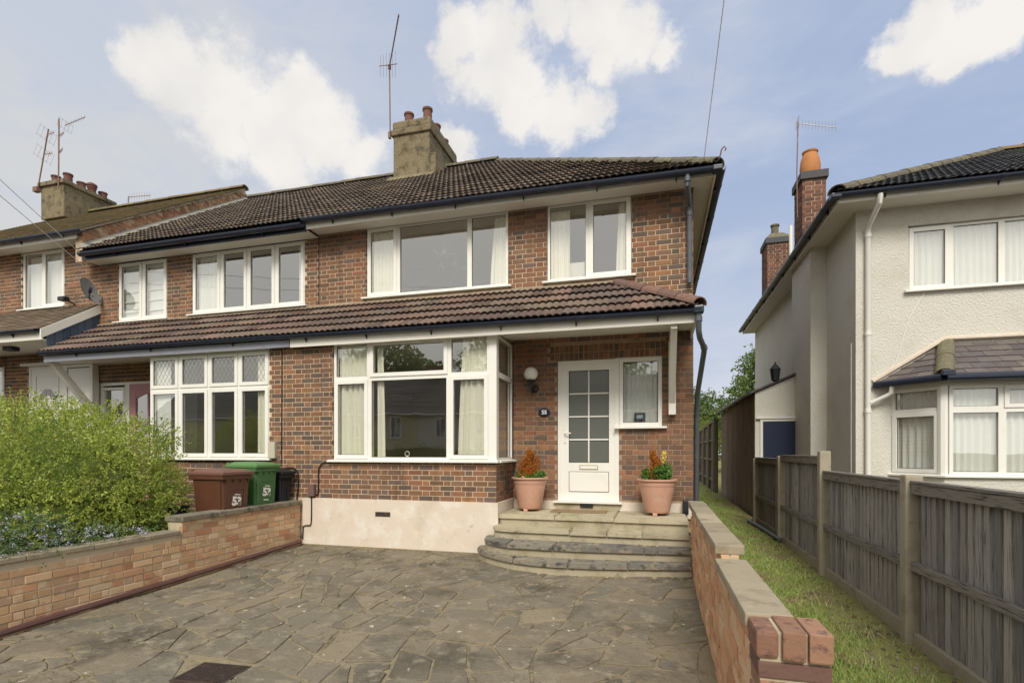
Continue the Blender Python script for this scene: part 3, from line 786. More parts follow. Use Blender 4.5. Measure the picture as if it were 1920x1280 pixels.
for P in broken_stones():
    Q = inset_poly(P, .010)
    if len(Q) < 3: continue
    ar = abs(sum(Q[j][0]*Q[(j+1) % len(Q)][1]-Q[(j+1) % len(Q)][0]*Q[j][1] for j in range(len(Q))))/2
    if ar < .006: continue
    Q = rough_poly(Q, rg); cx = sum(p[0] for p in Q)/len(Q); cy = sum(p[1] for p in Q)/len(Q)
    if abs(cx+3.05) < .26 and abs(cy-3.05) < .24: continue
    h = rg.uniform(.003, .011); tx, ty = rg.uniform(-.007, .007), rg.uniform(-.007, .007); mb = MB(); n = len(Q)
    top = lambda x, y: gz(y)+h+(x-cx)*tx+(y-cy)*ty
    Qi = [(cx+(x-cx)*(1-.006/max(.05, math.hypot(x-cx, y-cy))), cy+(y-cy)*(1-.006/max(.05, math.hypot(x-cx, y-cy)))) for x, y in Q]
    mb.add([(x, y, gz(y)-.02) for x, y in Q]+[(x, y, top(x, y)-.005) for x, y in Q]+[(x, y, top(x, y)) for x, y in Qi],
           [(i, (i+1) % n, n+(i+1) % n, n+i) for i in range(n)]+[(n+i, n+(i+1) % n, 2*n+(i+1) % n, 2*n+i) for i in range(n)]+[tuple(range(2*n, 3*n))])
    mb.build('paving_stone', M_stone, drive)
# drain cover with ribs
dc = thing('drain_cover', (-3.07, 3.05, gz(3.05)), 'small rusty ribbed iron drain cover set in the crazy paving', 'drain cover')
mb = MB(); zc = gz(3.05); F0 = Matrix.Translation((-3.07, 3.05, zc)) @ Matrix.Rotation(.08, 4, 'Z')
mb.M = F0; mb.box(-.20, .20, -.16, .16, -.02, .006); mb.build('frame', M_iron, dc)
mb = MB(); mb.M = F0
for i in range(15): mb.box(-.178+i*.0245, -.165+i*.0245, -.14, .14, .006, .013)
mb.build('rib', M_iron, dc)

# ================================================================== HOUSES
GAP = -.006
ROOT55 = thing('brick_house', (-2.6, 8, 0), 'red brick house with white front door beside stone steps and brown tiled canopy', 'house')
ROOTN = thing('brick_house', (-8.3, 8, 0), 'brick house in the middle with pink door and diamond leaded top windows', 'house')
ROOTH = thing('brick_house', (-14, 8, 0), 'brick house at far left with mossy roof and white front door', 'house')
ROOTW = thing('white_house', (5.5, 9.4, 0), 'cream roughcast house on the right with slate roofed bay window', 'house')
PX = -5.74
PY = 8.0; BY = 7.1

# ---- house 55 walls
op_up = [(-4.80, -2.27, 4.09, 5.285), (-1.65, -.36, 4.09, 5.285)]
w55 = MB()
wall_body(w55, (0, PY), 0, PX, .504-.008, 3.2, 4.92, op_up)
wporch = MB(); wup = MB(); wsd = MB(); wall_body(wup, (0, PY), 0, PX, .504-.008, 4.92, 5.27, op_up)
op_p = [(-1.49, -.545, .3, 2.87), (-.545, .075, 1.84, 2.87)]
wall_body(wporch, (0, PY), 0, -2.19+.008, .504-.008, .3, 3.2, op_p)
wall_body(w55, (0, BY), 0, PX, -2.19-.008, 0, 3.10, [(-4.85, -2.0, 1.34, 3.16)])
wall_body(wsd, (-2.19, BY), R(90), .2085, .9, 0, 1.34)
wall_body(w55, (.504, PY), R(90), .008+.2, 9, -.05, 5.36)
W55 = w55.build('wall', M_mortar, ROOT55); [w_.build('wall', M_mortar_dark, ROOT55) for w_ in (wporch, wsd)]
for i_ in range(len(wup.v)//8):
    q = MB(); q.add(wup.v[i_*8:i_*8+8], wup.f[:6]); q.build('wall', M_mortar_dark, ROOT55)
bl = bricks_on((0, PY), 0, PX+.002, .504, 3.9, 5.27, op_up)+bricks_on((0, PY), 0, -.55, .504, 3.3, 3.9)
soldier = (-1.60, .12, 2.87, 3.10)
bl += bricks_on((0, PY), 0, -2.19, .504, .72, 3.225, op_p+[soldier])
bl += bricks_on((0, BY), 0, PX, -2.19, .745, 3.12, [(-4.85, -2.0, 1.335, 3.3)])
bl += bricks_on((-2.19, BY), R(90), .004, .9, .745, 1.30)
bl += bricks_on((.504, PY), R(90), .004, 6.5, .05, 5.33)
F = wall_frame((0, PY), 0)
for row in (0, 1):
    for i in range(23):
        x = -1.565+i*.075+random.uniform(-.003, .003)
        if x > .11: continue
        bl.append((F @ Matrix.Translation((x, random.uniform(-.003, .003), 2.925+row*.112)) @ Matrix.Rotation(R(90), 4, 'Y'), .10, .062))
place_bricks(bl, M_brick, W55)
# painted plinth
pl = MB(); pl.box(-5.36, -2.19+.03, BY-.03, BY+.12, -.1, .745); pl.build('plinth', M_render, ROOT55)
for b_ in ((-2.19-.1, -2.19+.028, BY+.121, PY, -.1, .743), (-2.162, -1.50, PY-.035, PY+.1, .5, .715), (-.535, .53, PY-.035, PY+.1, .5, .715)):
    pl = MB(); pl.box(*b_); pl.build('plinth', M_render, ROOT55)
mb = MB(); mb.box(-5.36, -2.4, BY-.075, BY-.03, -.03, .03); mb.build('cement_fillet', M_joint, ROOT55)
# air vent
mb = MB()
for k in range(4): mb.box(-4.075, -3.845, BY-.038, BY-.030, .50+k*.016, .510+k*.016)
mb.box(-4.085, -3.835, BY-.033, BY-.0305, .495, .565); mb.build('air_vent', M_iron, ROOT55)
# interiors (plastered rooms behind the glass)
def room(parent, x0, x1, y0, y1, z0, z1, m=None):
    q = MB()
    q.quad((x0,y1,z0),(x1,y1,z0),(x1,y1,z1),(x0,y1,z1)); q.quad((x0,y0,z0),(x0,y1,z0),(x0,y1,z1),(x0,y0,z1))
    q.quad((x1,y1,z0),(x1,y0,z0),(x1,y0,z1),(x1,y1,z1)); q.quad((x0,y0,z1),(x0,y1,z1),(x1,y1,z1),(x1,y0,z1)); q.quad((x0,y0,z0),(x1,y0,z0),(x1,y1,z0),(x0,y1,z0))
    q.build('room_wall', m or M_interior, parent)
room(ROOT55, -5.0, -2.1, 8.22, 10.2, 3.3, 5.34); room(ROOT55, -1.9, .2, 8.22, 10.0, 3.3, 5.34)
room(ROOT55, -5.1, -2.3, 7.33, 10.4, .7, 3.18); room(ROOT55, -1.9, .28, 8.22, 10.4, .6, 3.0)
# upper windows
z0, z1 = 4.10, 5.28
window(ROOT55, (0, PY), 0, -4.79, -2.28, z0, z1, [(-4.79,-4.21,z0,z1,'c'), (-4.21,-2.93,z0,z1,'f'), (-2.93,-2.28,z0,z1,'f')],
       curtains=[(-4.74,-4.25,4.1,5.20,M_curt,dict(per=.09)), (-2.52,-2.33,4.1,5.22,M_curt,dict(per=.07, x0b=-2.60))])
window(ROOT55, (0, PY), 0, -1.64, -.37, z0, z1, [(-1.64,-1.01,z0,z1,'f'), (-1.01,-.37,z0,z1,'c')],
       curtains=[(-1.60,-1.30,4.1,5.2,M_curt,dict(per=.08)), (-.55,-.43,4.1,5.2,M_curt,dict(per=.07, x0b=-.60))])
mb = MB(); mb.box(-1.60, -1.05, 8.17, 8.20, 5.15, 5.21); mb.build('curtain_rail', mat('olive_cloth', (.30,.30,.10)), ROOT55)
mb = MB(); mb.rbox(-1.46, -1.08, 8.18, 8.21, 4.10, 4.42, .01); tag(mb.build('framed_board', M_white), 'small white framed board leaning inside the right upper window', 'picture frame')
# bay window front and side
zb, zt, zr = 1.345, 3.14, 2.58
cells = [(-4.83,-4.22,zr,zt,'f'), (-4.83,-4.22,zb,zr,'c'), (-4.22,-2.92,zr,zt,'c'), (-4.22,-2.92,zb,zr,'f'), (-2.92,-2.30,zr,zt,'f'), (-2.92,-2.30,zb,zr,'c')]
window(ROOT55, (0, BY), 0, -4.83, -2.22, zb, zt, cells, gm=M_glassl, curtains=[(-4.78,-4.25,zb,3.12,M_curt,dict(per=.10, amp=.035, x1b=-4.22)), (-4.12,-4.02,zb,3.12,M_curt,dict(per=.06, x1b=-3.98)),
        (-2.72,-2.36,zb,3.12,M_curt,dict(per=.09, amp=.035, x0b=-2.80))])
mb = MB(); mb.box(-2.299, -2.19, BY+.005, BY+.11, zb, zt); mb.build('corner_post', M_upvc, ROOT55)
window(ROOT55, (-2.19, BY), R(90), .111, .885, zb, zt, [(.111,.885,zr,zt,'f'), (.111,.885,zb,zr,'f')], gm=M_glassl, set_=.01, sill=True, sill_out=.06,
       curtains=[(.2,.7,zb,3.1,M_curt,dict(per=.1, dy=.2))])
# front door with side light
def door55():
    B = (0, PY); M = wall_frame(B, 0); y = .02
    fr = MB(); fr.M = M; ring(fr, -1.48, -.55, .72, 2.86, .06, y, y+.08); D = fr.build('door_frame', M_upvc, ROOT55)
    d = MB(); d.M = M; a, b, c, e = -1.42, -.61, .78, 2.80; gx0, gx1, gz0, gz1 = -1.31, -.70, 1.30, 2.705
    y1 = y+.012
    d.box(a, gx0, y1, y1+.05, c, e); d.box(gx1, b, y1, y1+.05, c, e); d.box(gx0, gx1, y1, y1+.05, gz1, e); d.box(gx0, gx1, y1, y1+.05, c, gz0)
    D2 = d.build('door', M_upvc, ROOT55)
    p = MB(); p.M = M; p.box(gx0, gx1, y1+.018, y1+.024, gz0, gz1); p.build('pane', M_frost, D2)
    g = MB(); g.M = M; g.box(-1.015, -.995, y1+.004, y1+.016, gz0, gz1)
    for k in range(1, 4):
        zz = gz0+(gz1-gz0)*k/4; g.box(gx0, -1.015, y1+.004, y1+.016, zz-.01, zz+.01); g.box(-.995, gx1, y1+.004, y1+.016, zz-.01, zz+.01)
    g.build('glazing_bar', M_upvc, D2)
    s = MB(); s.M = M; ring(s, gx0, gx1, gz0, gz1, .006, y1-.002, y1+.003); ring(s, gx0, gx1, .85, 1.165, .007, y1-.0015, y1+.003); s.build('glazing_seal', M_seal, D2)
    pn = MB(); pn.M = M; pn.rbox(gx0+.012, gx1-.012, y1-.006, y1+.01, .862, 1.153, .004); pn.build('bottom_panel', M_upvc, D2)
    l = MB(); l.M = M; ring(l, -1.145, -.865, 1.195, 1.262, .008, y1-.008, y1+.002); l.build('letterbox_surround', M_gold, D2)
    l = MB(); l.M = M; l.rbox(-1.136, -.874, y1-.006, y1+.004, 1.204, 1.253, .003); l.build('letterbox_flap', M_upvc, D2)
    h = MB(); h.M = M; h.rbox(-1.385, -1.352, y1-.012, y1+.002, 1.60, 1.83, .004); h.tube([(-1.368, y1-.01, 1.75), (-1.368, y1-.055, 1.75), (-1.27, y1-.058, 1.75)], .010, 8); h.build('handle', M_upvc, D2)
    th_ = MB(); th_.box(-1.499, -.536, PY-.055, PY+.1, .585, .689); th_.build('threshold_stone', M_step, ROOT55); th_ = MB(); th_.rbox(-1.12, -.93, PY-.085, PY-.056, .632, .686, .004); th_.build('threshold_vent', M_black, ROOT55)
    sl = MB(); sl.box(-1.53, -.50, PY-.10, PY+.1, .69, .72); sl.build('door_sill', M_upvc, ROOT55)
door55()
window(ROOT55, (0, PY), 0, -.545, .07, 1.845, 2.86, [(-.545,.07,1.845,2.86,'f')], gm=M_glassl, w=.055, sill=True, curtains=[(-.49,.02,1.9,2.80,M_net,dict(per=.07, amp=.012, dy=.12))])
mb = MB(); mb.box(-.60, .10, PY+.02, PY+.05, 2.862, 2.885); mb.build('door_head_trim', M_upvc, ROOT55)
# eaves
mb = MB(); mb.box(PX+.0, .75, 7.66, 8.0, 5.272, 5.284); mb.box(.512, .75, 8.0, 17, 5.272, 5.284); mb.build('soffit', M_soffit, ROOT55)
mb = MB(); mb.box(PX+.02, .752, 7.636, 7.658, 5.225, 5.345); mb.build('fascia', M_fascia, ROOT55)
mb = MB(); mb.box(.752, .775, 7.636, 17, 5.225, 5.345); mb.build('fascia', M_fascia, ROOT55)
gutter(ROOT55, PX, .80, 5.365, 'x', 7.63, -1, r=.064, brackets=1.02, fall=.065)
gutter(ROOT55, 7.55, 17, 5.30, 'y', .78, 1, brackets=1.0)
gt = MB(); gt.rbox(.72, .85, 7.49, 7.63, 5.235, 5.305, .015); gt.build('gutter_corner', M_gutter, ROOT55)
# roof body: front plane, hip end, back
PIT = math.atan2(8.385-5.345, 12.02-7.575); sp, cp = math.sin(PIT), math.cos(PIT)
EY, EZ = 7.575, 5.345
hx = .80-(12.02-7.575)
rb = MB()
E0 = (-10.84, EY, EZ); 
rb.add([(PX, EY, EZ), (.80, EY, EZ), (hx, 12.02, 8.385), (PX, 12.02, 8.385), (.80, 16.465, EZ), (PX, 16.465, EZ)], [(0,1,2,3), (1,4,2), (3,2,4,5), (0,3,5), (0,5,4,1)])
RF = rb.build('roof', M_tiled, ROOT55)
SL = (12.02-EY)/cp
lay_tiles(RF, (PX, EY-.03, EZ-.02), (1,0,0), (0,cp,sp), [(0,0), (.80-PX,0), (hx-PX,SL), (0,SL)], M_tile, limit=200)
lay_tiles(RF, (.83, EY, EZ-.02), (0,1,0), (-cp,0,sp), [(0,0), (8.89,0), (4.445,SL)], M_tile, limit=0, vis=False)
ridge_tiles(RF, (.80, EY, EZ+.01), (hx, 12.02, 8.395), M_ridge, r=.115)
ridge_tiles(RF, (PX, 12.02, 8.42), (hx, 12.02, 8.42), M_ridge, r=.13)
mb = MB(); c0 = Vector((.80, 7.56, 5.40)); mb.tube([c0, c0+Vector((.02,-.03,.05)), c0+Vector((.03,-.05,.10)), c0+Vector((.06,-.06,.13)), c0+Vector((.085,-.06,.10)), c0+Vector((.07,-.05,.075))], .009, 6)
mb.build('hip_iron', M_rust, RF)
# downpipe from the top gutter
pipe(ROOT55, [(.40, 7.57, 5.25), (.40, 7.575, 5.12), (.445, 7.90, 4.98), (.445, 7.93, 4.90), (.45, 7.93, 3.88)], .036, M_pipe, collars=[((.445,7.93,4.87),(0,0,1)), ((.40,7.573,5.19),(0,0,1))])
# canopy across the ground floor
CEY, CEZ = 6.96, 3.275; CT = 3.965; CP = math.atan2(CT-CEZ, 8-CEY); cs, cc = math.sin(CP), math.cos(CP); CSL = (8-CEY)/cc
cb = MB(); chx = .50-(8-CEY)
cb.add([(PX, CEY, CEZ), (.50, CEY, CEZ), (chx, 8, CT), (PX, 8, CT), (.50, 8, CEZ), (PX, 8, CEZ)], [(0,1,2,3), (1,4,2), (0,5,4,1), (0,3,5), (5,3,2,4)])
CN = cb.build('canopy', M_tiled, ROOT55)
lay_tiles(CN, (PX, CEY-.03, CEZ-.02), (1,0,0), (0,cc,cs), [(0,0), (.50-PX,0), (chx-PX,CSL+.03), (0,CSL+.03)], M_tile2, limit=100)
lay_tiles(CN, (.52, CEY, CEZ-.02), (0,1,0), (-cc,0,cs), [(0,0), (1.04,0), (1.04,CSL)], M_tile2, limit=0, vis=False)
ridge_tiles(CN, (.52, CEY-.02, CEZ+.045), (chx-.03, 8.02, CT+.03), M_hip, r=.115, L=.37, name='hip_tile')
mb = MB(); mb.box(PX, chx, 7.955, 8.005, CT-.01, CT+.055); mb.build('mortar_flashing', M_coping, CN)
mb = MB(); mb.add([(PX,7.0,3.125),(.46,7.0,3.125),(.46,8,3.222),(PX,8,3.222),(PX,7.0,3.14),(.46,7.0,3.14),(.46,8,3.236),(PX,8,3.236)], [(0,3,2,1),(4,5,6,7),(0,1,5,4),(1,2,6,5),(2,3,7,6),(3,0,4,7)]); mb.build('soffit', M_soffit, ROOT55)
mb = MB(); mb.box(PX+.22, .47, 6.975, 6.998, 3.09, 3.26); mb.build('fascia', M_fascia, ROOT55)
mb = MB(); mb.box(.462, .485, 6.999, 8, 3.09, 3.26); mb.build('fascia', M_fascia, ROOT55)
gutter(ROOT55, PX, .53, 3.265, 'x', 6.972, -1, r=.054, brackets=1.0, fall=.025)
gt = MB(); gt.rbox(.44, .56, 6.87, 6.99, 3.19, 3.28, .015); gt.build('gutter_corner', M_gutter, ROOT55)
pipe(ROOT55, [(.50,6.93,3.22),(.50,6.94,2.98),(.52,7.02,2.90),(.60,7.35,2.83),(.60,7.42,2.78),(.56,8.0,2.3),(.56,8.2,1.9),(.56,8.2,.1)], .036, M_pipe, collars=[((.50,6.935,3.12),(0,0,1)), ((.595,7.33,2.835),(.2,1,-.2))])
mb = MB(); mb.rbox(.16, .26, 7.88, 7.99, 2.00, 3.05, .006); mb.add([], [])
mb.add([(.17,7.02,3.10),(.25,7.02,3.10),(.25,7.14,3.12),(.17,7.14,3.12),(.17,7.88,2.16),(.25,7.88,2.16),(.25,7.88,2.32),(.17,7.88,2.32)], [(0,1,2,3),(4,7,6,5),(0,4,5,1),(1,5,6,2),(2,6,7,3),(3,7,4,0)])
mb.box(.17, .25, 7.02, 7.88, 3.04, 3.12); mb.build('canopy_bracket', M_white, ROOT55)
# drain shoe at the wall foot
mb = MB(); mb.rbox(.35, .43, 7.80, 7.93, .58, .78, .01); mb.tube([(.39,7.87,.62),(.39,7.80,.60)], .035, 8); mb.build('drain_shoe', M_black, ROOT55)

# ---- chimney straddling the party wall
CHX0, CHX1, CHY0, CHY1 = -6.0, -5.07, 11.2, 12.87
ch = MB(); ch.rbox(CHX0, CHX1, CHY0, CHY1, 7.2, 9.02, .03)
CH = ch.build('chimney', M_chim, ROOT55)
mb = MB(); mb.rbox(CHX0-.05, CHX1+.05, CHY0-.05, CHY1+.05, 8.88, 9.02, .03); mb.build('oversailing_course', M_chim, CH)
mb = MB(); mb.rbox(CHX0-.02, CHX1+.02, CHY0-.02, CHY1+.02, 9.02, 9.22, .05); mb.build('cap', M_chim, CH)
def chpot(parent, x, y, z, h=.32, r=.102, m=None, hood=False):
    q = MB(); q.lathe([(r*1.02, 0), (r, h*.75), (r*1.0, h*.82), (r*1.18, h*.86), (r*1.18, h), (r*.9, h), (r*.86, h*.5)], (x, y, z), 20, top=False)
    o = q.build('chimney_pot', m or M_pot, parent, smooth=True)
    if hood:
        q = MB(); q.lathe([(r*1.1, h), (r*1.35, h+.03), (r*1.3, h+.08), (r*.6, h+.13)], (x, y, z), 16); q.build('pot_hood', M_pot, o, smooth=True)
for (px_, py_, hh) in ((-5.70,11.42,.30),(-5.22,11.42,.34),(-5.26,12.0,.3),(-5.3,12.6,.28)): chpot(CH, px_, py_, 9.20, hh)
mb = MB(); mb.add([(CHX0-.12,11.02,7.72),(CHX1+.12,11.02,7.72),(CHX1+.12,11.22,7.87),(CHX0-.12,11.22,7.87),(CHX0-.12,11.02,7.76),(CHX1+.12,11.02,7.76),(CHX1+.12,11.22,7.95),(CHX0-.12,11.22,7.95)], [(0,3,2,1),(4,5,6,7),(0,1,5,4),(1,2,6,5),(2,3,7,6),(3,0,4,7)])
mb.box(CHX1+.001, CHX1+.14, 11.22, 12.1, 7.9, 8.38); mb.build('chimney_flashing', M_chim, CH)

# ---- neighbour house (middle)
NX0 = -10.86; NG = .2
opn_up = [(-10.36, -9.12, 4.04, 5.215), (-8.53, -6.02, 4.06, 5.225)]
opn_p = [(-10.86, -9.10, .2, 2.86)]
wn = MB()
wall_body(wn, (0, PY), 0, NX0, PX-.001, 3.2, 5.21, opn_up)
wall_body(wn, (0, PY), 0, NX0, -8.49-.2, 0, 3.2, opn_p)
wall_body(wn, (0, BY), 0, -8.49, PX-.001, 0, 3.14, [(-8.6, -6.01, 1.36, 3.2)])
wall_body(wn, (-8.49, 8.0), R(-90), 0, .89, 0, 1.36)
WN = wn.build('wall', M_mortar, ROOTN)
bl = bricks_on((0, PY), 0, NX0, PX-.002, 3.9, 5.20, opn_up)
bl += bricks_on((0, PY), 0, NX0, -8.49, .2, 3.20, opn_p)
bl += bricks_on((0, BY), 0, -8.49, PX-.006, .2, 3.12, [(-8.6, -6.01, 1.34, 3.3)])
place_bricks(bl, M_brick, WN, hidden=lambda p: p.z < .75)
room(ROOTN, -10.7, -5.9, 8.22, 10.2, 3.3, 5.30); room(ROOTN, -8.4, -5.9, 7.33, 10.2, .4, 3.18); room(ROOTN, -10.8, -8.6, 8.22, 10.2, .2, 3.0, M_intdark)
z0, z1 = 4.05, 5.205
window(ROOTN, (0, PY), 0, -10.35, -9.13, z0, z1, [(-10.35,-9.74,z0,z1,'c'), (-9.74,-9.13,z0,z1,'c')], curtains=[(-10.3,-9.18,4.06,5.2,M_net,dict(per=.5, amp=.01, dy=.09))])
for k in range(5):
    mb = MB(); mb.tube([(-10.28, 8.10-.01, 4.25+k*.2), (-9.2, 8.10-.01, 4.25+k*.2)], .012, 6); mb.build('blind_fold', M_net, ROOTN)
z0, z1 = 4.07, 5.215
window(ROOTN, (0, PY), 0, -8.52, -6.03, z0, z1, grid_cells([-8.52,-7.86,-7.26,-6.65,-6.03], z0, z1, 'cccc'), curtains=[(-8.45,-7.95,4.08,5.2,M_net,dict(per=.1)), (-6.2,-6.08,4.08,5.2,M_net,dict(per=.06))])
zb, zt, zr = 1.365, 3.105, 2.53
xs = [-8.48,-7.85,-7.23,-6.62,-6.02]
window(ROOTN, (0, BY), 0, -8.48, -6.02, zb, zt, grid_cells(xs, zr, zt, 'cccc')+grid_cells(xs, zb, zr, 'cccc'), gm=M_glassl,
       curtains=[(-8.42,-8.1,zb,3.05,M_net,dict(per=.3, amp=.01)), (-6.30,-6.08,zb,3.05,M_curt,dict(per=.08))],
       leaded=[(xs[i]+.075, xs[i+1]-.075, zr+.075, zt-.075) for i in range(4)])
mb = MB(); mb.box(-8.49, -8.395, BY+.095, 8.0, zb, zt); mb.build('bay_return', M_upvc, ROOTN)
mb = MB(); mb.box(-8.62, -5.98, 7.0, 7.12, 3.11, 3.155); mb.build('bay_head_board', M_white, ROOTN)
# pink door with side light
M = wall_frame((0, PY), 0)
fr = MB(); fr.M = M; ring(fr, -10.84, -10.14, .25, 2.85, .06, .02, .09); ring(fr, -10.139, -9.12, .25, 2.85, .05, .02, .09); ring(fr, -10.78, -10.2, .31, 2.75, .05, .012, .06)
DN = fr.build('door_frame', M_upvc, ROOTN)
p = MB(); p.M = M; p.box(-10.73, -10.25, .05, .055, .36, 2.70); p.build('pane', M_glass, DN)
d = MB(); d.M = M; xa, xb = -10.085, -9.175
d.box(xa, -9.94, .03, .08, .3, 2.80); d.box(-9.32, xb, .03, .08, .3, 2.80); d.box(-9.94, -9.32, .03, .08, 2.62, 2.80); d.box(-9.94, -9.32, .03, .08, .3, 1.4)
d.box(-9.645, -9.615, .035, .075, 1.4, 2.62); d.box(-9.94, -9.645, .035, .075, 2.0, 2.03); d.box(-9.615, -9.32, .035, .075, 2.0, 2.03)
for (a, b) in ((-9.94,-9.645),(-9.615,-9.32)):          # swept tops of the two lights
    nseg = 6; lo = 2.52
    sgn = 1 if a < -9.8 else -1
    for i in range(nseg):
        f0 = (i+.5)/nseg; f = f0 if sgn > 0 else 1-f0; hgt = .11*(1-f**.7)
        d.box(a+(b-a)*i/nseg, a+(b-a)*(i+1)/nseg, .036, .074, 2.62-hgt, 2.62)
DP = d.build('door', M_pink, ROOTN)
p = MB(); p.M = M; p.box(-9.94, -9.32, .055, .06, 1.4, 2.62); p.build('pane', M_glass, DP)
# eaves and canopy of the middle house
mb = MB(); mb.box(NX0, PX-.002, 7.66, 8.0, 5.222, 5.236); mb.build('soffit', M_soffit, ROOTN)
mb = MB(); mb.box(NX0+.05, PX+.015, 7.634, 7.658, 5.19, 5.34); mb.build('fascia', M_gutter, ROOTN)
gutter(ROOTN, NX0+.1, PX-.004, 5.295, 'x', 7.63, -1, brackets=1.6, r=.062)
rb = MB(); rb.add([(NX0, EY, EZ), (PX-.002, EY, EZ), (PX-.002, 12.02, 8.385), (NX0, 12.02, 8.385), (PX-.002, 16.465, EZ), (NX0, 16.465, EZ)], [(0,1,2,3), (3,2,4,5), (0,3,5), (1,4,2), (0,5,4,1)])
RN = rb.build('roof', M_tiled, ROOTN)
lay_tiles(RN, (NX0+.02, EY-.03, EZ-.02), (1,0,0), (0,cp,sp), [(0,0), (PX-NX0-.02,0), (PX-NX0-.02,SL), (0,SL)], M_tile, limit=150)
ridge_tiles(RN, (NX0, 12.02, 8.42), (PX, 12.02, 8.42), M_ridge, r=.13)
cb = MB(); cb.add([(NX0, CEY, CEZ), (PX-.002, CEY, CEZ), (PX-.002, 8, CT), (NX0, 8, CT), (NX0, 8, CEZ), (PX-.002, 8, CEZ)], [(0,1,2,3), (0,4,5,1), (0,3,4), (1,5,2), (4,3,2,5)])
CNN = cb.build('canopy', M_tiled, ROOTN)
lay_tiles(CNN, (NX0+.02, CEY-.03, CEZ-.02), (1,0,0), (0,cc,cs), [(0,0), (PX-NX0-.02,0), (PX-NX0-.02,CSL+.03), (0,CSL+.03)], M_tile2, limit=100)
mb = MB(); mb.box(NX0, PX-.002, 7.955, 8.005, CT-.01, CT+.05); mb.build('mortar_flashing', M_coping, CNN)
mb = MB(); mb.box(NX0+.05, PX+.2, 6.978, 6.999, 3.10, 3.215); mb.build('fascia', M_gfascia, ROOTN)
mb = MB(); mb.add([(NX0+.05,7.0,3.125),(PX-.002,7.0,3.125),(PX-.002,8,3.222),(NX0+.05,8,3.222),(NX0+.05,7.0,3.14),(PX-.002,7.0,3.14),(PX-.002,8,3.236),(NX0+.05,8,3.236)], [(0,3,2,1),(4,5,6,7),(0,1,5,4),(1,2,6,5),(2,3,7,6),(3,0,4,7)]); mb.build('soffit', M_soffit, ROOTN)
gutter(ROOTN, NX0+.02, PX-.004, 3.272, 'x', 6.974, -1, r=.055, brackets=1.3)
mb = MB(); mb.add([(-10.80,7.02,3.12),(-10.71,7.02,3.12),(-10.71,7.16,3.12),(-10.80,7.16,3.12),(-10.80,7.99,1.95),(-10.71,7.99,1.95),(-10.71,7.99,2.15),(-10.80,7.99,2.15)], [(0,1,2,3),(4,7,6,5),(0,4,5,1),(1,5,6,2),(2,6,7,3),(3,7,4,0)]); mb.build('canopy_bracket', M_white, ROOTN)
mb = MB(); mb.rbox(-10.93, -10.84, 7.86, 7.99, .2, 3.2, .01); mb.build('porch_post', M_white, ROOTN)

# ---- far left house
HX0 = -17.6; HEZ = 5.76; HRZ = 8.60; HP = math.atan2(HRZ-HEZ, 11.85-7.575); hs, hc = math.sin(HP), math.cos(HP)
oph = [(-13.03, -11.80, 4.47, 5.68), (-15.6, -14.3, 4.47, 5.68), (-12.88, -11.02, .5, 3.28), (-16, -13.56, 1.6, 3.3)]
wh = MB(); wall_body(wh, (0, PY), 0, HX0, NX0-.002, 0, 5.72, oph)
wh.M = None
# gable wall standing above the middle roof
g = 10.3
wh.add([(NX0-.2,7.7,5.2),(NX0-.008,7.7,5.2),(NX0-.008,11.85,8.2),(NX0-.2,11.85,8.2),(NX0-.2,7.7,5.78),(NX0-.008,7.7,5.78),(NX0-.008,11.85,8.62),(NX0-.2,11.85,8.62),(NX0-.2,16,5.2),(NX0-.008,16,5.2)], [(0,1,5,4),(1,2,6,5),(4,5,6,7),(0,4,7,3),(0,3,2,1),(2,9,6),(3,7,8),(6,9,8,7)])
WH = wh.build('wall', M_mortar, ROOTH)
bl = bricks_on((0, PY), 0, HX0, NX0-.004, .5, 5.74, oph)
zN = lambda y: EZ+(y-EY)*sp/cp; zH = lambda y: HEZ+(y-7.575)*hs/hc
gb = bricks_on((NX0, 7.68), R(90), 0, 4.2, 5.2, 8.7, keep=lambda s, z, L: zN(7.68+s)-.05 < z-.03 and z+.035 < zH(7.68+s)-.05)
place_bricks(bl, M_brick, WH, limit=200, hidden=lambda p: p.z < 2.6)
place_bricks(gb, mat('gable_brick', [(.45,.23,.12),(.38,.20,.11),(.50,.29,.16),(.33,.17,.10),(.52,.34,.20)], vary=.2, bump=.6, bscale=70, rough=.95, stains=[(5,(.25,.19,.12),.5,.75)]), WH, limit=90)
mb = MB()
a = Vector((NX0+.03, 7.62, zN(7.62)+.035)); b = Vector((NX0+.03, 12.0, zN(12.0)+.035))
for (o1, o2) in (((-.03, 0, 0), (.07, 0, 0)),):
    A0, A1, B0, B1 = a+Vector(o1), a+Vector(o2), b+Vector(o1), b+Vector(o2); dz = Vector((0, 0, .05))
    mb.add([A0, A1, B1, B0, A0+dz*2, A1+dz*.4, B1+dz*.4, B0+dz*2], [(0,3,2,1),(4,5,6,7),(0,1,5,4),(1,2,6,5),(2,3,7,6),(3,0,4,7)])
mb.build('lead_flashing', M_lead, ROOTH)
rb = MB(); rb.add([(HX0,7.575,HEZ),(NX0-.03,7.575,HEZ),(NX0-.03,11.85,HRZ),(HX0,11.85,HRZ),(NX0-.03,16.1,HEZ),(HX0,16.1,HEZ)], [(0,1,2,3),(3,2,4,5),(0,3,5),(1,4,2),(0,5,4,1)])
for dz in (.0,):
    pass
RH = rb.build('roof', M_moss, ROOTH)
HSL = (11.85-7.575)/hc
lay_slates(RH, (HX0, 7.555, HEZ-.01), (1,0,0), (0,hc,hs), [(0,0), (NX0+.07-HX0,0), (NX0+.07-HX0,HSL), (0,HSL)], M_moss, w=.17, gauge=.11, th=.012, objs=False, lift=.02)
ridge_tiles(RH, (HX0, 11.85, HRZ+.04), (NX0+.07, 11.85, HRZ+.04), M_moss, r=.12)
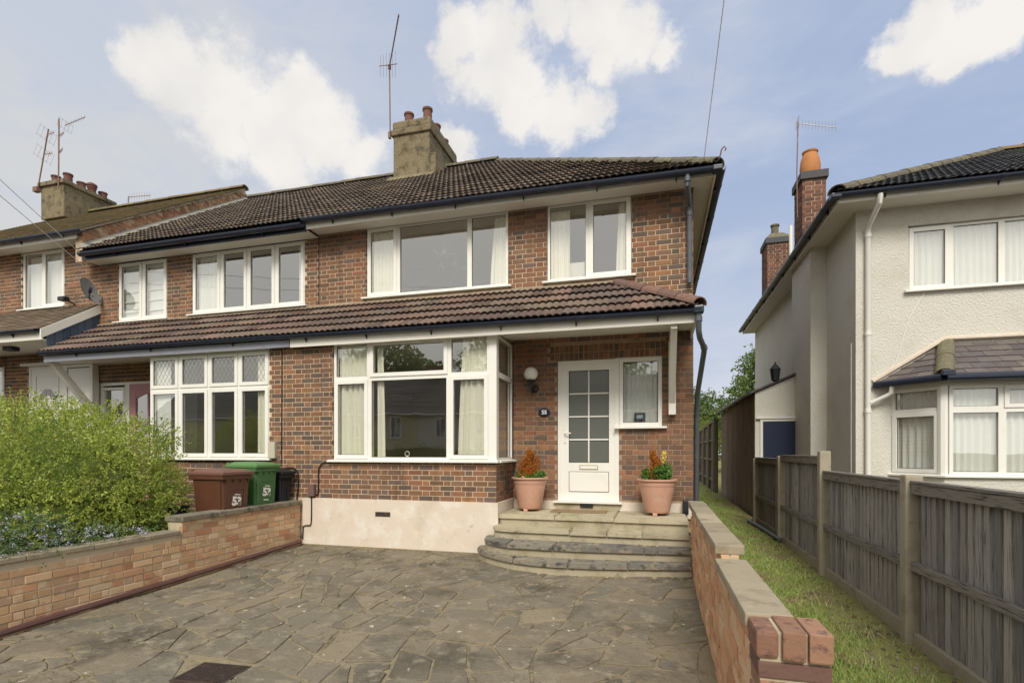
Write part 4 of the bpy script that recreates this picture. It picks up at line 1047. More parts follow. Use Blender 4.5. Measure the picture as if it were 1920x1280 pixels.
mb = MB()                                    # dark verge line under the tiles
A = Vector((NX0+.055, 7.57, HEZ-.03)); Bv = Vector((NX0+.055, 11.85, HRZ-.03)); w_ = Vector((.015, 0, 0)); u_ = Vector((0, 0, .035))
mb.add([A, A+w_, Bv+w_, Bv, A+u_, A+w_+u_, Bv+w_+u_, Bv+u_], [(0,3,2,1),(4,5,6,7),(0,1,5,4),(1,2,6,5),(2,3,7,6),(3,0,4,7)]); mb.build('verge', M_copd, ROOTH)
mb = MB(); mb.box(HX0, NX0-.1, 7.66, 8.0, 5.685, 5.70); mb.build('soffit', M_soffit, ROOTH)
mb = MB(); mb.box(HX0, NX0-.1, 7.636, 7.658, 5.64, 5.80); mb.build('fascia', M_fascia, ROOTH)
gutter(ROOTH, HX0, NX0+.15, 5.765, 'x', 7.634, -1, brackets=1.1, r=.06)
room(ROOTH, -16, -11.2, 8.22, 10.2, 3.6, 5.66); room(ROOTH, -16.5, -11.1, 8.22, 10.2, .4, 3.4)
z0, z1 = 4.48, 5.67
window(ROOTH, (0, PY), 0, -13.02, -11.81, z0, z1, [(-13.02,-12.43,z0,z1,'f'), (-12.43,-11.81,z0,z1,'c')], curtains=[(-12.95,-11.85,4.5,5.6,M_net,dict(per=.2, amp=.015, dy=.1))])
window(ROOTH, (0, PY), 0, -15.59, -14.31, z0, z1, [(-15.59,-14.95,z0,z1,'f'), (-14.95,-14.31,z0,z1,'c')])
window(ROOTH, (0, PY), 0, -15.99, -13.57, 1.61, 3.29, grid_cells([-15.99,-15.2,-14.4,-13.57], 1.61, 3.29, 'cfc'))
fr = MB(); fr.M = M; ring(fr, -12.86, -11.04, .6, 3.26, .06, .02, .09); fr.box(-11.86, -11.76, .015, .085, .66, 3.20); DH = fr.build('door_frame', M_upvc, ROOTH)
d = MB(); d.M = M; d.box(-12.80, -11.86, .03, .08, .66, 3.20); DD = d.build('door', M_upvc, ROOTH)
s = MB(); s.M = M; ring(s, -12.66, -12.0, 2.05, 3.06, .012, .018, .031); ring(s, -12.66, -12.0, .85, 1.9, .012, .018, .031); s.build('door_moulding', M_upvc, DD)
fl = MB(); fl.M = M
for k in range(4):
    a0, a1 = math.pi*(k+.08)/4, math.pi*(k+.92)/4
    pts = [(-12.33+.11*math.cos(a0), 2.55+.11*math.sin(a0)), (-12.33+.23*math.cos(a0), 2.55+.23*math.sin(a0)), (-12.33+.24*math.cos((a0+a1)/2), 2.55+.24*math.sin((a0+a1)/2)), (-12.33+.23*math.cos(a1), 2.55+.23*math.sin(a1)), (-12.33+.11*math.cos(a1), 2.55+.11*math.sin(a1))]
    fl.extr(pts, 'y', .022, .030)
fl.build('fanlight_pane', M_frost, DD)
p = MB(); p.M = M; p.box(-11.74, -11.12, .03, .08, .66, 3.18); p.build('side_panel', M_upvc, DH)
mb = MB(); mb.box(-12.98, -10.98, 7.93, 8.02, 3.262, 3.32); mb.build('door_head_trim', M_white, ROOTH)
# its canopy
KY, KZ, KT = 6.96, 3.70, 4.42; KP = math.atan2(KT-KZ, 8-KY); ks, kc = math.sin(KP), math.cos(KP)
cb = MB(); cb.add([(HX0, KY, KZ), (NX0, KY, KZ), (NX0, 8, KT), (HX0, 8, KT), (HX0, 8, KZ), (NX0, 8, KZ)], [(0,1,2,3), (0,4,5,1), (0,3,4), (1,5,2), (4,3,2,5)])
CH3 = cb.build('canopy', M_tiled, ROOTH)
lay_slates(CH3, (HX0, KY-.02, KZ-.01), (1,0,0), (0,kc,ks), [(0,0), (NX0+.02-HX0,0), (NX0+.02-HX0,(8-KY)/kc), (0,(8-KY)/kc)], mat('weathered_tile', [(.20,.15,.105),(.17,.13,.09),(.23,.17,.12)], vary=.2, bump=.8, bscale=60, rough=.95), w=.17, gauge=.10, th=.012, objs=False, lift=.02)
mb = MB(); A = Vector((NX0+.03, KY-.03, KZ-.17)); Bv = Vector((NX0+.03, 8, KT-.17)); w_ = Vector((.025, 0, 0)); u_ = Vector((0, 0, .17))
mb.add([A, A+w_, Bv+w_, Bv, A+u_, A+w_+u_, Bv+w_+u_, Bv+u_], [(0,3,2,1),(4,5,6,7),(0,1,5,4),(1,2,6,5),(2,3,7,6),(3,0,4,7)]); mb.build('bargeboard', M_white, ROOTH)
for i in range(7):
    y0_ = 7.06+i*.134; zt_ = KZ-.17+(y0_-KY+.03)*ks/kc; q = MB()
    q.extr([(y0_, 3.42), (y0_+.126, 3.42), (y0_+.126, zt_+.085), (y0_, zt_)], 'x', NX0-.01, NX0+.012+.004*(i % 2)); q.build('cheek_board', M_bluetile, ROOTH)
mb = MB(); mb.box(HX0, NX0, 6.98, 7.0, 3.52, 3.69); mb.build('fascia', M_fascia, ROOTH)
mb = MB(); mb.box(HX0, NX0, 7.0, 8.0, 3.52, 3.535); mb.build('soffit', M_soffit, ROOTH)
gutter(ROOTH, HX0, NX0-.05, 3.70, 'x', 6.976, -1, r=.052, brackets=1.2)
mb = MB(); mb.rbox(-12.35, -12.10, 7.25, 7.40, 3.44, 3.52, .012); tag(mb.build('porch_light', M_black), 'black bulkhead light under the far left porch ceiling', 'light')
# far left chimney
ch = MB(); ch.rbox(-17.28, -16.38, 11.08, 12.52, 8.2, 9.28, .03); CHH = ch.build('chimney', M_chim, ROOTH)
mb = MB(); mb.rbox(-17.34, -16.32, 11.02, 12.58, 9.14, 9.26, .02); mb.build('oversailing_course', M_chim, CHH)
for (px_, py_, hh, hd) in ((-17.0,11.3,.30,0),(-16.6,11.35,.34,0),(-16.6,11.72,.26,0),(-16.6,12.02,.27,1),(-16.6,12.35,.26,0)): chpot(CHH, px_, py_, 9.26, hh*.9, .105, hood=hd)

# ---- white house on the right
WX, WY = 3.01, 9.4
opw = [(3.72, 5.85, 3.93, 4.93), (3.98, 5.72, 1.14, 2.40)]
ww = MB()
wall_body(ww, (0, WY), 0, WX, 9.5, -.1, 5.25, opw, inset=0)
wall_body(ww, (WX, WY), R(90), .2, 9, -.1, 5.25, inset=0)
# (the long side wall's outer face looks towards -x)
ww2 = MB(); ww2.box(WX, WX+.2, WY+.201, 18.2, -.1, 5.25)
WW = ww2.build('wall', M_rough, ROOTW)
ww3 = MB(); wall_body(ww3, (0, WY), 0, WX, 9.5, -.1, 5.25, opw, inset=0); ww3.build('wall', M_rough, ROOTW)
mb = MB(); mb.box(2.74, WX-.002, 10.85, 12.24, -.1, 5.25); mb.build('chimney_breast', M_rough, ROOTW)
room(ROOTW, 3.3, 6.2, 9.62, 11.5, 3.2, 5.2); room(ROOTW, 3.55, 6.0, 9.62, 11.5, .3, 2.9)
z0, z1 = 3.94, 4.92
window(ROOTW, (0, WY), 0, 3.73, 5.84, z0, z1, [(3.73,4.29,z0,z1,'c'), (4.29,4.93,z0,z1,'f'), (4.93,5.84,z0,z1,'f')], set_=.05, curtains=[(3.80,5.78,3.96,4.88,M_net,dict(per=.085, amp=.022, dy=.07))])
# canted bay
bA, bB, bC, bD = (3.50, 9.4), (3.93, 8.82), (5.75, 8.82), (6.18, 9.4)
bw = MB()
def seg_wall(mbx, p, q, z0, z1, t=.12):
    L = math.hypot(q[0]-p[0], q[1]-p[1]); th = math.atan2(q[1]-p[1], q[0]-p[0])
    mbx.M = wall_frame(p, th); mbx.box(0, L, 0, t, z0, z1); mbx.M = None
    return L, th
bw.prism([bA, bB, bC, bD], -.1, 1.10); bw.build('bay_base', M_rough, ROOTW)
zb, zt, zr = 1.14, 2.40, 2.06
def bayside(p, q, xs, kinds_t, kinds_b, cur):
    L = math.hypot(q[0]-p[0], q[1]-p[1]); th = math.atan2(q[1]-p[1], q[0]-p[0])
    return window(ROOTW, p, th, xs[0], xs[-1], zb, zt, grid_cells(xs, zr, zt, kinds_t)+grid_cells(xs, zb, zr, kinds_b), gm=M_glassl, set_=.0, w=.045, sill_out=.05,
                  curtains=[(xs[0]+.06, xs[-1]-.06, zb, zt-.04, M_net, dict(per=.09, amp=.022, dy=.09))] if cur else ())
L1 = math.hypot(.43, .58)
bayside(bA, bB, [.0, L1-.05], 'f', 'c', True)
bayside(bB, bC, [.06, .68, 1.25, 1.76], 'fcf', 'fff', True)
bayside(bC, bD, [.05, L1], 'f', 'c', True)
mb = MB()
for p in (bB, bC): mb = MB(); mb.tube([(p[0], p[1]+.045, 1.10), (p[0], p[1]+.045, 2.44)], .062, 8); mb.build('corner_post', M_upvc, ROOTW)
mb = MB(); mb.prism([(bA[0]-.04, 9.4), (bB[0]-.02, 8.78), (bC[0]+.02, 8.78), (bD[0]+.04, 9.4)], 2.402, 2.50); mb.build('fascia', M_fascia, ROOTW)
rA, rB, rC, rD = (3.30, 9.4, 2.52), (3.86, 8.66, 2.52), (5.84, 8.66, 2.52), (6.4, 9.4, 2.52)
tA, tB = (4.20, 9.4, 3.08), (5.50, 9.4, 3.08)
mb = MB(); mb.add([rA, rB, rC, rD, tA, tB], [(0,1,4), (1,2,5,4), (2,3,5), (0,3,2,1), (0,4,5,3)]); BRF = mb.build('bay_roof', M_tiled, ROOTW)
def plane_slates(O, P, polyw, parent):
    O = Vector(O); X = (Vector(P)-O).normalized(); A = [Vector(p) for p in polyw]
    N = None
    for p in A:
        c = X.cross(p-O)
        if c.length > .05: N = c.normalized()
    if N.z < 0: N = -N
    U = N.cross(X).normalized()
    if U.z < 0: U = -U; X = -X
    poly = [((p-O).dot(X), (p-O).dot(U)) for p in A]
    ar = sum(poly[j][0]*poly[(j+1) % len(poly)][1]-poly[(j+1) % len(poly)][0]*poly[j][1] for j in range(len(poly)))
    if ar < 0: poly = poly[::-1]
    lay_slates(parent, O, X, U, poly, M_slate, w=.27, gauge=.165)
plane_slates(rB, rC, [rB, rC, tB, tA], BRF); plane_slates(rA, rB, [rA, rB, tA], BRF); plane_slates(rC, rD, [rC, rD, tB], BRF)
ridge_tiles(BRF, (rB[0], rB[1], 2.57), (tA[0], tA[1]-.02, 3.12), M_ridge, r=.10, L=.5, name='hip_tile'); ridge_tiles(BRF, (rC[0], rC[1], 2.57), (tB[0], tB[1]-.02, 3.12), M_ridge, r=.10, L=.5, name='hip_tile')
mb = MB(); mb.tube([(3.24, 9.40, 2.56), (4.18, 9.36, 3.17), (5.5, 9.36, 3.17), (6.45, 9.4, 2.56)], .035, 6); mb.build('mortar_flashing', M_render, BRF)
mb = MB()
for (p, q) in ((rA, rB), (rB, rC), (rC, rD)):
    p = Vector(p); q = Vector(q); d = (q-p).normalized(); n = Vector((d.y, -d.x, 0)); mb.tube([p+n*.045+Vector((0,0,-.02)), q+n*.045+Vector((0,0,-.02))], .055, 10)
mb.build('gutter', M_gutter, ROOTW)
mb = MB(); mb.rbox(3.80, 3.95, 8.56, 8.62, 2.52, 2.60, .01); mb.build('gutter_bracket', M_gutter, ROOTW)
# eaves, gutters
ex, ey, ez = 2.66, 9.0, 5.30
mb = MB(); mb.box(ex, 9.5, ey, WY, 5.235, 5.25); mb.box(ex, WX, WY+.001, 18.2, 5.235, 5.25); mb.build('soffit', M_soffit, ROOTW)
mb = MB(); mb.box(ex, 9.5, ey-.022, ey-.001, 5.22, 5.36); mb.build('fascia', M_fascia, ROOTW)
mb = MB(); mb.box(ex-.022, ex-.001, ey-.022, 18.2, 5.22, 5.36); mb.build('fascia', M_fascia, ROOTW)
gutter(ROOTW, ex-.1, 9.5, 5.335, 'x', ey-.024, -1, brackets=1.2, r=.06)
gutter(ROOTW, ey-.1, 18.2, 5.335, 'y', ex-.024, -1, brackets=1.0, r=.06)
mb = MB(); mb.rbox(ex-.14, ex, ey-.14, ey, 5.27, 5.34, .015); mb.build('gutter_corner', M_gutter, ROOTW)
wp = math.atan2(7.58-5.36, 4.12); ws_, wc_ = math.sin(wp), math.cos(wp)
rb = MB(); x0_, y0_, z0_ = ex-.05, ey-.05, 5.365; s_ = 4.12
rb.add([(x0_,y0_,z0_),(x0_+14,y0_,z0_),(x0_+14,y0_+s_,z0_+2.22),(x0_+s_,y0_+s_,z0_+2.22),(x0_,y0_+9.3,z0_),(x0_+14,y0_+9.3,z0_),(x0_+s_,y0_+5.2,z0_+2.22),(x0_+14,y0_+5.2,z0_+2.22)],
       [(0,1,2,3),(0,3,6,4),(4,6,7,5),(3,2,7,6),(0,4,5,1),(1,5,7,2)])
RW = rb.build('roof', M_tiled, ROOTW)
WSL = math.hypot(s_, 2.22)
lay_tiles(RW, (x0_, y0_-.02, z0_-.01), (1,0,0), (0,wc_,ws_), [(0,0), (7.5,0), (7.5,WSL), (s_,WSL)], M_tiled, limit=230)
ridge_tiles(RW, (x0_, y0_, z0_+.03), (x0_+s_, y0_+s_, z0_+2.26), M_ridge, r=.13)
ridge_tiles(RW, (x0_+s_, y0_+s_, z0_+2.26), (x0_+9, y0_+s_, z0_+2.26), M_moss, r=.13)
pipe(ROOTW, [(3.18,8.93,5.28),(3.18,8.95,5.16),(3.165,9.30,4.98),(3.16,9.345,4.9),(3.16,9.345,-.05)], .038, M_white, collars=[((3.16,9.345,4.82),(0,0,1)), ((3.16,9.345,3.3),(0,0,1)), ((3.16,9.345,2.1),(0,0,1))])
pipe(ROOTW, [(3.42,9.18,2.46),(3.42,9.2,2.36),(3.38,9.25,2.32),(3.2,9.33,2.22)], .032, M_white)
mb = MB(); mb.tube([(3.95,9.385,3.93),(3.72,9.385,3.5),(3.55,9.385,2.85),(3.45,9.385,2.7)], .006, 5); mb.tube([(2.995,9.55,3.2),(2.995,9.55,.2)], .008, 5); mb.build('wall_cable', M_wire, ROOTW)
# brick chimneys
def brick_stack(x0, x1, y0, y1, zb_, zt_, name_pot, cap):
    c = MB(); c.box(x0+.008, x1-.008, y0+.008, y1-.008, zb_, zt_); S = c.build('chimney', M_mortar, ROOTW)
    l = bricks_on((0, y0), 0, x0, x1, zb_, zt_, jit=.003)+bricks_on((x0, y1), R(-90), 0, y1-y0, zb_, zt_, jit=.003)+bricks_on((x1, y0), R(90), 0, y1-y0, zb_, zt_)
    place_bricks(l, mat('chimney_brick', [(.17,.08,.055),(.13,.065,.05),(.20,.10,.07),(.10,.06,.05)], vary=.2, bump=.6, rough=.9), S, limit=140)
    q = MB(); q.rbox(x0-.04, x1+.04, y0-.04, y1+.04, zt_, zt_+.15, .012); q.build('cap', mat('blue_brick', (.085,.085,.085), bump=.5, rough=.85), S)
    return S
S1 = brick_stack(2.71, 3.12, 11.3, 11.92, 5.37, 6.72, None, 1)
q = MB(); q.lathe([(.15,0),(.175,.08),(.185,.22),(.165,.38),(.125,.49),(.14,.50),(.145,.53),(.11,.54),(.10,.4)], (2.92,11.6,6.86), 24, top=False); q.build('chimney_pot', M_potor, S1, smooth=True)
S2 = brick_stack(2.95, 3.52, 16.0, 16.75, 5.37, 7.25, None, 1)
q = MB(); q.add([(2.91,15.96,7.40),(3.56,15.96,7.40),(3.56,16.79,7.40),(2.91,16.79,7.40),(3.08,16.2,7.6),(3.40,16.2,7.6),(3.40,16.55,7.6),(3.08,16.55,7.6)], [(0,1,5,4),(1,2,6,5),(2,3,7,6),(3,0,4,7),(4,5,6,7),(0,3,2,1)]); q.build('flaunching', M_ridge, S2)
q = MB(); q.lathe([(.10,0),(.095,.25),(.12,.26),(.12,.30),(.08,.31)], (3.22,16.35,7.58), 14, top=True); q.build('chimney_pot', M_ridge, S2, smooth=True)
pipe(ROOTW, [(3.02,13.6,5.3),(3.02,13.6,6.75)], .04, M_white, name='vent_pipe')
# lean-to at the side
OB = thing('lean_to', (2.5, 15, .1), 'low lean-to with navy boarded window and long brown side wall beside the white house', 'outbuilding')
ob = MB(); zs = lambda x: 2.70+(x-1.98)*.43
ob.add([(1.985,12,.0),(3.0,12,.0),(3.0,12,zs(3)),(1.985,12,zs(1.985)),(1.985,12.12,.0),(3.0,12.12,.0),(3.0,12.12,zs(3)),(1.985,12.12,zs(1.985))], [(0,1,2,3),(5,4,7,6),(0,3,7,4),(3,2,6,7)]); ob.build('wall', M_rough, OB)
mb = MB()
for i in range(12):
    ya = 12.13+i*.49; mb2 = MB(); dz = .004*(i % 2); mb2.box(1.985-dz, 2.03, ya, ya+.485, 0, 2.68); mb2.build('side_board', M_woodb, OB)
mb = MB(); mb.rbox(2.13, 2.93, 11.96, 11.995, .9, 2.10, .006); mb.build('window_board', M_navy, OB)
mb = MB(); ring(mb, 2.08, 2.98, .85, 2.15, .05, 11.965, 11.998); mb.build('window_frame', M_white, OB)
mb = MB(); mb.box(2.0, 3.02, 11.94, 11.998, 2.152, 2.18); mb.build('window_head', M_white, OB)
mb = MB(); mb.add([(1.88,11.93,2.68),(3.02,11.93,3.17),(3.02,18.2,3.17),(1.88,18.2,2.68),(1.88,11.93,2.72),(3.02,11.93,3.21),(3.02,18.2,3.21),(1.88,18.2,2.72)], [(0,3,2,1),(4,5,6,7),(0,1,5,4),(1,2,6,5),(2,3,7,6),(3,0,4,7)]); mb.build('roof', M_slate, OB)
gutter(OB, 11.9, 18.3, 2.70, 'y', 1.90, -1, r=.05, m=M_pipe, brackets=1.2)
L_ = thing('wall_lantern', (2.33, 11.9, 3.0), 'small black carriage lantern on the side wall above the lean-to roof', 'lantern')
q = MB(); q.lathe([(.04,0),(.075,.03),(.075,.05),(.10,.24),(.11,.25),(.05,.33),(.02,.36),(.015,.40)], (2.36,11.95,2.92), 6); q.build('lantern_body', M_black, L_)
q = MB(); q.tube([(2.36,11.95,3.0),(2.44,12.3,3.0),(2.9,12.6,3.05)], .015, 6); q.rbox(2.70,2.76,12.55,12.65,2.95,3.10,.005); q.build('bracket', M_black, L_)

# ================================================================== GARDEN WALLS
GL = thing('garden_wall', (-5.45, 4, 0), 'long yellow brick wall on the left of the drive under the hedge, stepped up near the house', 'wall')
FX = -5.39; step = 4.93
mb = MB(); mb.box(FX-.21, FX-.008, .3, step-.001, -.3, .50); mb.box(FX-.21, FX-.008, step, 7.06, -.3, .645); WL = mb.build('wall', M_ymortar, GL)
def keepL(s, z, L): return z > gz(s)-.05 and z < (.49 if s < step else .64)
bl = bricks_on((FX, 0), R(90), .3, 7.065, -.225, .645, openings=[(.0, step, .50, 2)], keep=keepL, flem=False, zref=-.225, jit=.004)
bl2 = []
q_ = random.Random(3)
for (M_, L_b, H_b) in bl:                      # some stretchers are a pair of cut bricks
    if L_b > .2 and q_.random() < .33:
        f = q_.choice([.33, .48, .62]); a = L_b*f-.006; b = L_b*(1-f)-.006
        bl2.append((M_ @ Matrix.Translation((-L_b/2+a/2, 0, 0)), a, H_b)); bl2.append((M_ @ Matrix.Translation((L_b/2-b/2, 0, 0)), b, H_b))
    else: bl2.append((M_, L_b, H_b))
place_bricks(bl2, M_ybrick, WL)
yy = step-.02
while yy < 7.05:
    L = random.uniform(.52, .64); e = min(yy+L, 7.07); mb = MB(); dz = random.uniform(-.006, .006); mb.rbox(FX-.245, FX+.03, yy, e-.008, .647+dz, .71+dz, .010); mb.build('coping_slab', M_copd, GL); yy = e
yy = .3
while yy < step-.03:
    L = random.uniform(.55, .7); e = min(yy+L, step-.025); mb = MB(); dz = random.uniform(-.004, .004); mb.rbox(FX-.23, FX+.015, yy, e-.006, .502+dz, .548+dz, .008); mb.build('coping_slab', M_coping, GL); yy = e
# conduit along the foot of the wall
mb = MB(); mb.tube([(FX+.05, 7.0, .075), (FX+.05, 5, .00), (FX+.05, 3, -.07), (FX+.05, .5, -.155)], .030, 8)
tag(mb.build('ground_pipe', M_plum, None, smooth=True), 'long dark plum pipe lying along the foot of the left brick wall', 'pipe')

GR = thing('garden_wall', (.45, 4.5, 0), 'low orange brick wall on the right of the drive with stone copings and broken end pier', 'wall')
mb = MB(); mb.box(.408, .502, 3.645, 6.75, -.3, .795); mb.box(.408, .502, 2.42, 3.644, -.3, .72); 
WR = mb.build('wall', M_ymortar, GR)
M_obrick = mat('orange_garden_brick', [(.58,.32,.185),(.60,.37,.21),(.55,.29,.165),(.62,.42,.26),(.57,.33,.19)], vary=.14, bump=.7, bscale=70, rough=.92, spec=.12, stains=[(12,(.30,.14,.08),.58,.72),(9,(.56,.43,.28),.56,.74)])
def keepR(s, z, L):
    y = 6.75-s; return z > gz(y)-.05 and z < (.80 if y > 3.64 else .71)
bl = bricks_on((.40, 6.75), R(-90), 0, 4.33, -.21, .80, openings=[(3.12, 5, .72, 2)], keep=keepR, flem=False, zref=-.21, jit=.006)
bl += bricks_on((.51, 2.42), R(90), 0, 4.33, -.21, .80, openings=[(-.1, 1.21, .72, 2)], keep=lambda s, z, L: z > -.06, flem=False, zref=-.21)
place_bricks(bl, M_obrick, WR)
yy = 3.66
while yy < 6.75:
    e = min(yy+random.uniform(.55, .66), 6.77); mb = MB(); mb.rbox(.365, .545, yy, e-.008, .80, .865+random.uniform(-.004, .004), .010); mb.build('coping_slab', M_coping, GR); yy = e
yy = 2.42
while yy < 3.63:
    e = min(yy+.61, 3.645); mb = MB(); mb.rbox(.36, .55, yy, e-.006, .722, .782+random.uniform(-.003, .003), .010); mb.build('coping_slab', M_coping, GR); yy = e
mb = MB(); mb.box(.386, .630, 2.225, 2.412, -.3, .772); PR = mb.build('pier', M_ymortar, GR)
for k in range(11):
    zz = .595-k*.075
    for (a, b) in (((.38, .636),) if k % 2 == 0 else ((.38, .50), (.512, .636))):
        mb = MB(); j = random.uniform(-.004, .004); mb.rbox(a+j, b+j, 2.215+random.uniform(-.004,.004), 2.425, zz, zz+.064, .006); mb.build('brick', M_rbrick, PR)
for i in range(3):
    a = .370+i*.0915; mb = MB(); mb.rbox(a, a+.082, 2.200+(.012 if i == 0 else 0), 2.418, .672, .785-(.008 if i == 0 else 0), .008 if i else .016); mb.build('brick', M_rbrick, PR)

# ================================================================== FRONT STEPS
ST = thing('front_steps', (-.9, 7, 0), 'worn stone steps with a curved left end leading to the white front door', 'steps')
def interp(pts, x):
    if x <= pts[0][0]: return pts[0][1]
    for (a, b), (c, d) in zip(pts[:-1], pts[1:]):
        if x <= c: return b+(d-b)*(x-a)/(c-a)
    return pts[-1][1]
SX = .392
steps = [(.1475, [(-2.42,7.0),(-2.39,6.86),(-2.30,6.70),(-2.17,6.56),(-2.0,6.42),(-1.75,6.27),(-1.45,6.18),(-1.17,6.15),(-.67,6.18),(SX,6.42)], [-1.72,-1.02,-.33], M_stepd),
         (.295, [(-2.30,7.0),(-2.27,6.80),(-2.18,6.64),(-2.05,6.53),(-1.85,6.45),(-1.3,6.42),(-.8,6.44),(SX,6.58)], [-1.85,-1.25,-.15,.0], M_stepd),
         (.4425, [(-2.20,6.98),(-2.15,6.88),(-2.05,6.82),(-1.85,6.78),(SX,6.78)], [-1.1,-.62,-.18], M_step),
         (.59, [(-2.158,7.09),(-2.10,7.06),(SX,7.065)], [-1.35,-.55], M_step)]
for k, (z, fr_, joints, m_) in enumerate(steps):
    xs_ = sorted(set([p[0] for p in fr_]+joints+[-2.165] if fr_[0][0] < -2.17 else [p[0] for p in fr_]+joints))
    cuts = [fr_[0][0]]+[j for j in joints]+[SX]
    back = 7.975 if k == 3 else 7.4
    def yb(x): return 7.066 if x < -2.163 else back
    def poly(a, b, d):
        X = [x for x in xs_ if a < x < b]; F_ = [(a, interp(fr_, a)+d)]+[(x, interp(fr_, x)+d) for x in X]+[(b, interp(fr_, b)+d)]
        if a < -2.17 < b: B_ = [(b, back), (-2.155, back), (-2.155, 7.066), (a, 7.066)]
        else: B_ = [(b, back), (a, back)]
        return F_+B_
    for a, b in zip(cuts[:-1], cuts[1:]):
        g = .004; mb = MB(); P_ = poly(a+g, b-g, random.uniform(0, .006)); dz = random.uniform(-.004, .003)
        if a < -2.17: P_ = [(x+.0 if x > -2.17 else x, y) for x, y in P_]
        bm = bmesh.new(); n = len(P_)
        lo = [bm.verts.new((x, y, z-.055+dz)) for x, y in P_]; hi = [bm.verts.new((x, y, z+dz)) for x, y in P_]
        bm.faces.new(lo[::-1]); tf = bm.faces.new(hi)
        for i in range(n): bm.faces.new((lo[i], lo[(i+1) % n], hi[(i+1) % n], hi[i]))
        bmesh.ops.bevel(bm, geom=list(tf.edges), offset=.013, segments=2, affect='EDGES')
        bm.verts.index_update(); mb.add([v.co[:] for v in bm.verts], [[v.index for v in f.verts] for f in bm.faces]); bm.free()
        mb.build('step_slab', m_, ST)
    zb_ = z-.1475-.06
    mb = MB(); P_ = poly(fr_[0][0]+.02, SX-.001, .035); mb.prism(P_, zb_, z-.0545); mb.build('riser', M_step, ST)
mb = MB(); mb.rbox(-1.50, -.70, 7.50, 7.80, .592, .606, .004); tag(mb.build('doormat', M_mat), 'thin woven coir doormat in front of the white door', 'doormat')

# ================================================================== PLANT POTS
def leaf_quads(C, size, up=.3, rg=rng, aspect=.55, nrm=None):
    """diamond leaves at centres C (n,3)"""
    n = len(C); a = rg.normal(size=(n, 3)); a[:, 2] += up; a /= np.linalg.norm(a, axis=1)[:, None]
    b = rg.normal(size=(n, 3)); b -= (b*a).sum(1)[:, None]*a; b /= np.linalg.norm(b, axis=1)[:, None]
    s = (size*rg.uniform(.6, 1.3, n))[:, None]
    V = np.stack([C-a*s*.5, C+b*s*aspect*.5, C+a*s*.5, C-b*s*aspect*.5], 1).reshape(-1, 3)
    return V, np.arange(4*n).reshape(-1, 4)
def blob_points(blobs, n, shell=.55, rg=rng):
    """points through ellipsoids (cx,cy,cz,rx,ry,rz), thicker towards the skin"""
    w = np.array([b[3]*b[4]+b[3]*b[5] for b in blobs]); w = w/w.sum(); k = rg.choice(len(blobs), n, p=w)
    B = np.array(blobs)[k]; d = rg.normal(size=(n, 3)); d /= np.linalg.norm(d, axis=1)[:, None]
    r = shell+(1-shell)*rg.random(n)**.6
    lump = 1+.13*np.sin(d[:, 0]*7+B[:, 0]*3)*np.sin(d[:, 1]*6+B[:, 1])+.10*np.sin(d[:, 2]*9+d[:, 0]*4)
    return B[:, :3]+d*B[:, 3:]*(r*lump)[:, None], d
